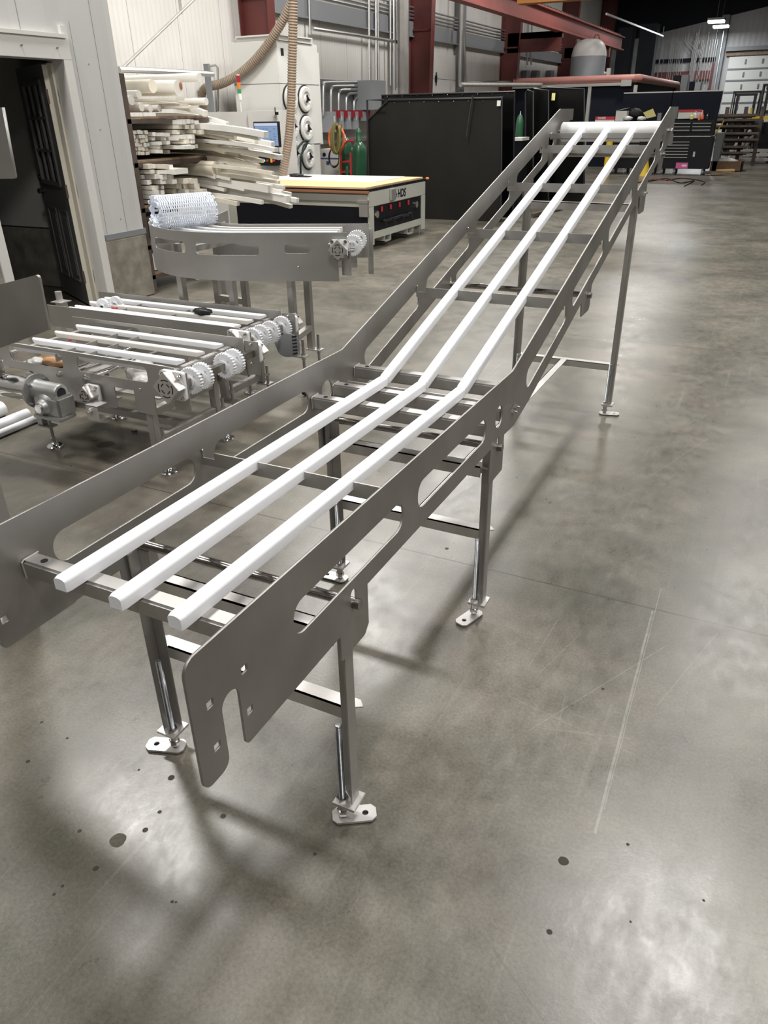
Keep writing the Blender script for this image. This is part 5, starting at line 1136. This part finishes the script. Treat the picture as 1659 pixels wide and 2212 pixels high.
t, P = curtain('glossy black curtain panel standing behind the large one, its top edge just above', [(826,470),(826,208),(1112,200),(1108,470)], 10.55, 'vinyl')
b = MB()
for i in range(9): q = PY(837+i*32.5, 208-i*.8, 10.53); b.sphere(q, .009)
b.obj('grommets', 'chrome', t)['kind'] = 'stuff'
for i, (x0, x1, yt, Y, lb) in enumerate(((1136,1152,196,13.0,'narrow black curtain panel right of the gap with the cylinder, first of three'),(1150,1185,193,13.3,'black curtain panel right of the gap, second of three'),(1178,1262,190,13.6,'wide glossy black curtain panel with a white tag, third of three'))):
    t, P = curtain(lb, [(x0,470),(x0,yt+6),(x0+4,yt),(x1,yt+4),(x1,460)], Y, 'vinyl')
q = PY(1196,205,13.5); b = MB(); b.box(q.x-.03,q.x+.035,13.48,13.49,q.z-.09,q.z+.03); tag(b.obj('hanging_tag', 'ypaper'), 'white and yellow tag hanging on the wide black curtain', 'tag')
b = MB(); q = PY(793,216,10.0); q2 = PY(830,216,10.0); b.tube([(q.x,10.0,0),(q.x,10.0,q.z),(q2.x,10.0,q2.z)], .016, 8); tag(b.obj('curtain_stand', 'black'), 'thin black stand frame at the left of the large welding curtain', 'stand')
q = PY(1117,300,12.1); zt_ = PY(1117,297,12.1).z; t = thing('tool_cart', 'dark cart with a white top seen in the gap between the black curtains', 'cart', (q.x+.03, 12.2, 0))
b = MB(); b.box(q.x-.05, q.x+.12, 12.0, 12.4, 0, zt_-.05); b.obj('cart_body', 'chest', t)
b = MB(); b.box(q.x-.06, q.x+.13, 11.99, 12.41, zt_-.05, zt_); b.obj('cart_top', 'pale', t)
# ================================================================ BOOTH, TANK, FAR CLUTTER
Yb = 24.0
a = PY(1110,175,Yb); c = PY(1375,165,Yb); e = PX(1452,190,c.x+.35)
bo = thing('welding_booth', 'dark walled booth with rounded faded red roof edge behind the tool chests', 'booth', ((a.x+c.x)/2, Yb+2, 0))
b = MB(); b.box(a.x, c.x, Yb, Yb+.12, 0, 2.30); b.obj('booth_wall', 'navy', bo); b = MB(); b.box(c.x-.1, c.x, Yb+.12, Yb+9, 0, 2.30); b.obj('booth_wall', 'navy', bo)
b = MB(); b.tube([(a.x,Yb,2.40),(c.x-.05,Yb,2.40),(c.x+.05,Yb+.1,2.40),(c.x+.05,Yb+8.7,2.40),(c.x+.05,Yb+9,2.2),(c.x+.05,Yb+9,1.6)], .11, 14); b.obj('roof_edge', 'pinkroof', bo, smooth=True)
b = MB(); b.box(a.x, c.x, Yb, Yb+1.2, 2.30, 2.42); b.obj('roof', 'pinkroof', bo)
b = MB(); b.box(a.x, c.x-.35, Yb-.12, Yb-.04, 2.22, 2.30); b.box(c.x-.40, c.x-.1, Yb-.16, Yb, 2.2, 2.36); b.obj('door_track', 'alu', bo)
for px in (1268, 1365):
    q = PY(px,250,Yb-.1); b = MB(); b.box(q.x-.05,q.x+.05,Yb-.1,Yb,0,2.22); b.obj('post', 'alu', bo)
for px, w_ in ((1286,22),(1310,16)):
    a_, c_ = PY(px,252,Yb-.15), PY(px+w_,268,Yb-.15); b = MB(); b.box(a_.x,c_.x,Yb-.13,Yb-.12,c_.z,a_.z-.09); b.obj('sign', 'paper', bo); b = MB(); b.box(a_.x,c_.x,Yb-.13,Yb-.12,a_.z-.09,a_.z); b.obj('sign_header', 'red', bo)
a_, c_ = PY(1286,257,Yb-.15), PY(1308,252,Yb-.15)
link('sign_text', text_mesh('DANGER', .075, lambda u, v, w_: (a_.x+.07+u*.8, Yb-.132-w_, a_.z+.0+v), .0005, .002), 'paper', bo)
q = PY(1275,90,26.6); b = MB(); t = thing('air_receiver', 'large domed grey vertical tank standing behind the booth roof', 'tank', (q.x, 26.6, 0)); rT = (PY(1312,100,26.6).x-PY(1238,100,26.6).x)/2; zt_ = PY(1275,84,26.6).z
b.lathe((q.x,26.6,0),(0,0,1),[(0,rT),(zt_-.5,rT)],40); b.obj('shell', 'tank', t, smooth=True)
b = MB(); b.lathe((q.x,26.6,zt_-.5),(0,0,1),[(0,rT*1.01)]+[(.5*math.sin(math.radians(g)), rT*math.cos(math.radians(g))**.6) for g in range(10,90,10)]+[(.5,.02)],40); b.obj('dome', 'pale', t, smooth=True)
b = MB(); b.tube([(q.x+rT,26.6,zt_-1.0),(q.x+rT+.12,26.6,zt_-1.0),(q.x+rT+.12,26.6,zt_-1.25)], .06, 8); b.box(q.x+rT+.08,q.x+rT+.2,26.55,26.65,zt_-1.2,zt_-.85); b.obj('valve', 'pale', t)
b = MB(); b.tube([(q.x+.1,26.6,zt_-.02),(q.x+.15,26.6,zt_+.1),(q.x+.25,26.6,zt_+.1),(q.x+.3,26.6,zt_-.02)], .02, 6); b.obj('lifting_eye', 'rust', t)
# tool chests
def chest(px0, px1, lb, right):
    Y = 21.2; a = PY(px0,262,Y); c = PY(px1,262,Y); x0, x1 = a.x, c.x
    t = thing('tool_chest', lb, 'tool chest', ((x0+x1)/2, Y, 0), 'black rolling tool chests')
    b = MB(); b.box(x0, x1, Y, Y+.6, .14, .92); b.obj('lower_cabinet', 'chest', t)
    b = MB(); b.box(x0+.02, x1-.02, Y+.02, Y+.6, .94, 1.30); b.obj('upper_cabinet', 'chest', t)
    b = MB(); b.prism([(x0+.02,Y+.58,1.30),(x1-.02,Y+.58,1.30),(x1+.0,Y+.70,1.98),(x0-.0,Y+.70,1.98)], (0,.02,0)); l_ = b.obj('lid', 'navy', t)
    b = MB(); b.box(x0, x1, Y+.68, Y+.72, 1.97, 2.0); b.obj('lid_trim', 'alu', l_)
    W_ = x1-x0
    for k, z in enumerate((1.24, 1.16, 1.08)):
        for u0, u1 in ((.03,.52),(.55,.93)):
            b = MB(); b.box(x0+W_*u0, x0+W_*u1, Y-.012, Y+.03, z-.06, z); d_ = b.obj('drawer', 'chest', t); b = MB(); b.box(x0+W_*u0+.01, x0+W_*u1-.01, Y-.02, Y+.01, z-.012, z+.002); b.obj('drawer_pull', 'alu', d_)
    b = MB(); b.box(x0+.02, x1-.06, Y-.02, Y+.01, .915, .93); b.obj('drawer_pull', 'alu', t)
    for k in range(6):
        z = .80-.075*k; b = MB(); b.box(x0+.02, x0+W_*.56, Y-.012, Y+.03, z-.06, z); d_ = b.obj('drawer', 'chest', t); b = MB(); b.box(x0+.03, x0+W_*.55, Y-.02, Y+.01, z-.012, z+.002); b.obj('drawer_pull', 'alu', d_)
    b = MB(); b.box(x0+W_*.66, x0+W_*.70, Y-.015, Y, .44, .56); b.obj('latch', 'alu', t)
    for u in (.06, .32, .9):
        b = MB(); b.cyl((x0+W_*u-.03,Y+.08,.065),(x0+W_*u+.03,Y+.08,.065),.065,16); b.cyl((x0+W_*u-.03,Y+.5,.065),(x0+W_*u+.03,Y+.5,.065),.065,16); b.obj('caster', 'greymid', t)
    if right:
        q, q2 = PY(1461,351,Y), PY(1485,364,Y); b = MB(); b.box(q.x,q2.x,Y-.016,Y-.008,q2.z,q.z); b.obj('sticker', 'pink', t)
        b = MB(); b.box((q.x+q2.x)/2,q2.x-.03,Y-.019,Y-.015,q2.z+.05,q.z-.05); b.obj('sticker_mark', 'paper', t)
    return t
chest(1438, 1546, 'black rolling tool chest with many drawers and a pink sticker, lid raised', True)
chest(1330, 1436, 'black tool chest with raised lid left of the one with the pink sticker', False)
def small(x0, y0, x1, y1, Y, name, m_, lb, cat, d_=.12, rot=0):
    a, c = PY(x0,y0,Y), PY(x1,y1,Y); b = MB(); b.box(a.x, c.x, Y, Y+d_, c.z, a.z)
    return tag(b.obj(name, m_, bevel=.004), lb, cat)
Yt = 21.3
small(1331,240,1352,261,Yt,'open_carton','card','open worn carton on the left tool chest','box',.3); bpy.data.objects['open_carton'].data.materials[0] = M['paper']
q = PY(1341,236,Yt); b = MB(); b.prism([(q.x-.12,Yt,q.z-.04),(q.x+.18,Yt,q.z+.02),(q.x+.2,Yt+.15,q.z+.03),(q.x-.1,Yt+.15,q.z-.03)], (0,0,.01)); tag(b.obj('carton_flap', 'pale'), 'loose carton flap sticking up over the left tool chest', 'flap')
q = PY(1372,247,Yt+.1); blob(q+Vector((0,.1,.03)), (.17,.12,.12), 12, 'rubber', 'cable_heap', 'dark heap of cable and gloves on the left tool chest', 'heap')
q = PY(1356,256,Yt); blob(q, (.12,.08,.06), 13, 'pale', 'rag', 'pale grey rag at the front of the left tool chest', 'rag')
q = PY(1386,256,Yt); blob(q, (.12,.08,.05), 14, 'paper', 'rag', 'white rag between the cable heap and the yellow paper', 'rag')
q = PY(1403,245,Yt-.02); b = MB(); b.prism([q+Vector((-.17,0,.02)), q+Vector((-.05,0,-.12)), q+Vector((.17,0,-.07)), q+Vector((.06,0,.11))], (.01,.02,0)); tag(b.obj('yellow_sheet', 'ypaper'), 'crumpled yellow paper sheet leaning on the left tool chest', 'paper')
small(1421,244,1427,261,Yt,'paint_can','greymid','small grey can at the right end of the left tool chest','can',.08)
small(1466,239,1516,256,Yt+.1,'printed_box','paper','long white and red printed box inside the right tool chest lid','box',.15)
small(1466,237,1516,241.5,Yt+.08,'box_band','red','red upper band of the long printed box','band',.02); o = bpy.data.objects['box_band']; o.parent = bpy.data.objects['printed_box']; del o['label'], o['category']
for px, py, r_, m_, lb in ((1503,248,.05,'paper','clear spray bottle standing on the right tool chest'),(1495,251,.045,'ypaper','yellow tool handle beside the spray bottle'),(1511,253,.035,'orangehose','orange cap beside the spray bottle'),(1518,251,.035,'orangehose','small orange tool right of the orange cap'),(1529,251,.05,'black','black cordless tool at the right end of the tool chest')):
    q = PY(px,py,Yt-.02); b = MB(); b.lathe((q.x,q.y,q.z-.07),(0,0,1),[(0,r_),(.08,r_),(.11,r_*.4),(.15,r_*.35)],12); tag(b.obj('bench_item', m_, smooth=True), lb, 'tool')
for px, lb in ((1245,'yellow bollard post seen under the conveyor, left one'),(1310,'yellow bollard post seen under the conveyor beside the tool chest')):
    q = PY(px,372,20.6); b = MB(); b.cyl((q.x,20.6,0),(q.x,20.6,1.2),.09,16); tag(b.obj('bollard', 'yellow', smooth=True), lb, 'bollard')
q = PZ(1394,378,0); b = MB(); b.lathe((q.x,20.6,0),(0,0,1),[(0,.16),(.02,.15),(.5,.03)],18); tag(b.obj('floor_cone', 'yellow', smooth=True), 'yellow cone on the floor left of the tool chest with the sticker', 'cone')
q0, q1 = PZ(1255,362,.03), PZ(1300,345,.03); b = MB(); b.bar(q0, q1+Vector((0,0,0)), .09, .05); tag(b.obj('plank', 'pale'), 'pale plank leaning on the floor under the top of the conveyor', 'plank')
q0, q1 = PZ(1150,465,.04), PZ(1245,440,.04); b = MB(); b.bar(q0, q1, .05, .05); tag(b.obj('steel_bar', 'rust'), 'dark steel bar lying on the floor beneath the upper strips', 'bar')
# cables on the floor by the chests
for i, (P, lb) in enumerate((([(1400,392),(1440,386),(1470,395),(1500,390),(1478,402)],'thin black cable tangled on the floor in front of the tool chest'),([(1440,390),(1475,385),(1520,392),(1515,400)],'second thin cable looping right of the first on the floor'),([(1370,396),(1410,388),(1450,390)],'dull red cable on the floor left of the black one'))):
    b = MB(); b.tube(catmull([PZ(x,y,.012) for x,y in P],8), .011, 6); tag(b.obj('floor_cable', ['black','black','stackred'][i], smooth=True), lb, 'cable')
# boxes above the booth and white cabinet beyond
for (x0,y0,x1,y1,Y,m_,lb) in ((1455,163,1472,200,33.5,'chest','black cabinet standing right of the booth roof'),(1472.5,162,1489,198,33.5,'greymid','grey cabinet front beside the black one right of the booth'),(1490,176,1501,200,33.5,'navy','dark squat box right of the grey cabinet'),(1502,178,1516,198,33.5,'grey','light grey squat box at the right of the dark one')):
    a_, c_ = PY(x0,y0,Y), PY(x1,y0,Y); b = MB(); b.box(a_.x,c_.x-.03,Y,Y+.6,0,a_.z); tag(b.obj('machine_box', m_, bevel=.01), lb, 'cabinet')
# forklifts
def forklift(x, Y, s_, lb):
    t = thing('forklift', lb, 'forklift', (x, Y, 0)); q = Vector((x, Y, 0))
    for dx in (-.33, .27):
        b = MB(); b.box(x+dx, x+dx+.09, Y, Y+.15, .05, 2.0*s_); b.obj('mast_rail', 'black', t)
    b = MB(); b.box(x-.36,x+.38,Y+.02,Y+.12,1.92*s_,2.0*s_); b.box(x-.30,x+.32,Y+.0,Y+.1,1.25*s_,1.35*s_); b.obj('mast_crossbar', 'black', t)
    b = MB(); b.box(x-.42,x+.44,Y-.08,Y-.02,.25,.75); b.obj('fork_carriage', 'chest', t)
    for dx in (-.3, .22): b = MB(); b.box(x+dx,x+dx+.1,Y-1.0,Y-.08,.06,.10); b.obj('fork', 'rust', t)
    b = MB(); b.box(x-.5,x+.5,Y+.3,Y+2.1,.25,1.1); b.obj('body', 'chest', t, bevel=.04)
    b = MB()
    for dx in (-.48,.44):
        b.bar((x+dx,Y+.4,1.1),(x+dx,Y+.6,2.05*s_),.05,.05); b.bar((x+dx,Y+1.6,1.1),(x+dx,Y+1.5,2.05*s_),.05,.05)
    b.box(x-.5,x+.5,Y+.5,Y+1.6,2.03*s_,2.09*s_); b.obj('overhead_guard', 'black', t)
    for dx in (-.5, .38):
        for dy in (.5, 1.8): b = MB(); b.cyl((x+dx,Y+dy,.25),(x+dx+.14,Y+dy,.25),.25,18); b.obj('wheel', 'rubber', t, smooth=True)
q = PY(1604,250,32); forklift(q.x, 32, 1.02, 'black forklift parked in front of the large white overhead door')
q = PY(1668,250,30); forklift(q.x, 30, 1.1, 'forklift mast at the very right edge of the hall')
t = thing('boom_lift_arm', 'yellow jib arm with upright prongs in front of the forklifts', 'arm', (PY(1640,255,27).x, 27, 1.2))
b = MB(); b.bar(PY(1620,256,27), PY(1700,253,27), .10, .10); b.obj('arm', 'yellow', t)
for x0, x1 in ((1614,1612),(1622,1624)): b = MB(); b.tube([PY(x0+8,258,27), PY(x0,255,27), PY(x1,233,27)], .035, 8); b.obj('prong', 'yellow', t, smooth=True)
b = MB(); b.tube(catmull([PY(x,y,26.9) for x,y in ((1625,258),(1635,268),(1645,262),(1648,272))],6), .03, 6); b.obj('hydraulic_hose', 'rubber', t)
b = MB(); b.box(t.location.x-.05+.5, t.location.x+.05+.5, 27.0, 27.1, 0, 1.15); b.obj('post', 'black', t)
# steel stock rack and scrap right of the chests
t = thing('steel_stock_rack', 'dark rack of long steel bars behind the grey bin at the right', 'rack', (PY(1590,300,25).x, 25, 0))
for k, py in enumerate((252,262,275,290,303,318,330)):
    a_, c_ = PY(1545,py,25+.1*k), PY(1640 if k < 5 else 1622,py,25+.1*k); z_ = max(.1, a_.z)
    for j in range(3): b = MB(); b.box(a_.x, c_.x-.1*j, 25+.12*j, 25.08+.12*j, z_-.03*j, z_+.06-.03*j); b.obj('steel_bar', 'rust', t)
for px in (1560, 1600, 1636): q = PY(px,300,25.5); b = MB(); b.box(q.x-.05,q.x+.05,25.4,25.6,0,1.6); b.obj('upright', 'rust', t)
a_, c_ = PY(1547,287,22.6), PY(1566,287,22.6); b = MB(); b.prism([(a_.x+.03,22.6,0),(c_.x-.05,22.6,0),(c_.x,22.6,a_.z),(a_.x,22.6,a_.z)], (0,.45,0)); tag(b.obj('waste_bin', 'greymid', bevel=.02), 'grey upright bin right of the black tool chest', 'bin')
q = PY(1553,275,22.4); b = MB(); b.bar(q+Vector((-.08,0,-.2)), q+Vector((.10,0,.16)), .06, .03); tag(b.obj('yellow_tag', 'yellow'), 'yellow strip sticking up out of the grey bin', 'strip')
q0 = PZ(1534,352,0); q1 = PZ(1602,368,0)
t = thing('cardboard_tray', 'low brown cardboard tray with white scraps on the floor right of the tool chest', 'box', ((q0.x+q1.x)/2, 22.5, 0)); x0, x1 = PY(1534,360,22.6).x, PY(1602,360,22.6).x
b = MB(); b.box(x0,x1,22.6,22.62,0,.26); b.box(x0,x1,23.5,23.52,0,.26); b.box(x0,x0+.02,22.6,23.5,0,.26); b.box(x1-.02,x1,22.6,23.5,0,.26); b.box(x0,x1,22.6,23.5,0,.02); b.obj('tray_walls', 'card', t)
blob((x0+.35,22.9,.24), (.32,.2,.10), 21, 'paper', 'packing_scraps', 'white packing scraps heaped in the brown cardboard tray', 'scraps')
for i, (px, py, l_, a_, m_) in enumerate(((1548,372,.7,.3,'wood'),(1560,376,.6,.45,'wood'),(1540,375,.5,.15,'rust'),(1566,372,.5,.6,'board'))):
    q = PZ(px,py,.03); d_ = Vector((math.cos(a_), math.sin(a_), 0))*l_/2; b = MB(); b.bar(q-d_+Vector((0,0,.03*i*.5)), q+d_+Vector((0,0,.03*i*.5)), .10, .05); tag(b.obj('timber_offcut', m_), ['grey-brown board end nearest the chest wheel','brown board lying second in the small timber pile','short dark offcut under the timber pile','light wooden block at the right of the timber pile'][i]+' on the floor', 'offcut')
for i, px in enumerate((1573,1584,1592)):
    a_ = PZ(px,345,0); b = MB(); b.bar(a_, a_+Vector((.35,.3,1.0-.1*i)), .12, .06); tag(b.obj('leaning_channel', 'pipe'), ['left','middle','right'][i]+' of three rusty channels leaning right of the grey bin', 'channel')
b = MB(); q = PZ(1655,343,0); b.box(q.x-.3,q.x+.6,q.y,q.y+.3,.12,.20); b.box(q.x-.3,q.x-.25,q.y,q.y+.3,0,.2); tag(b.obj('pallet_frame', 'alu'), 'low pale metal frame on the floor at the right edge', 'frame')
for i,(py,) in enumerate(((322,),(330,),(338,))):
    a_, c_ = PY(1590,py,27+i*.2), PY(1668,py,27+i*.2); z_=max(.1,a_.z); b = MB(); b.box(a_.x,c_.x,27-.3*i,27.2-.3*i,z_-.08,z_); tag(b.obj('long_beam', 'pipe'), ['upper','middle','lower'][i]+' of three long dusty beams stacked below the forklifts', 'beam')
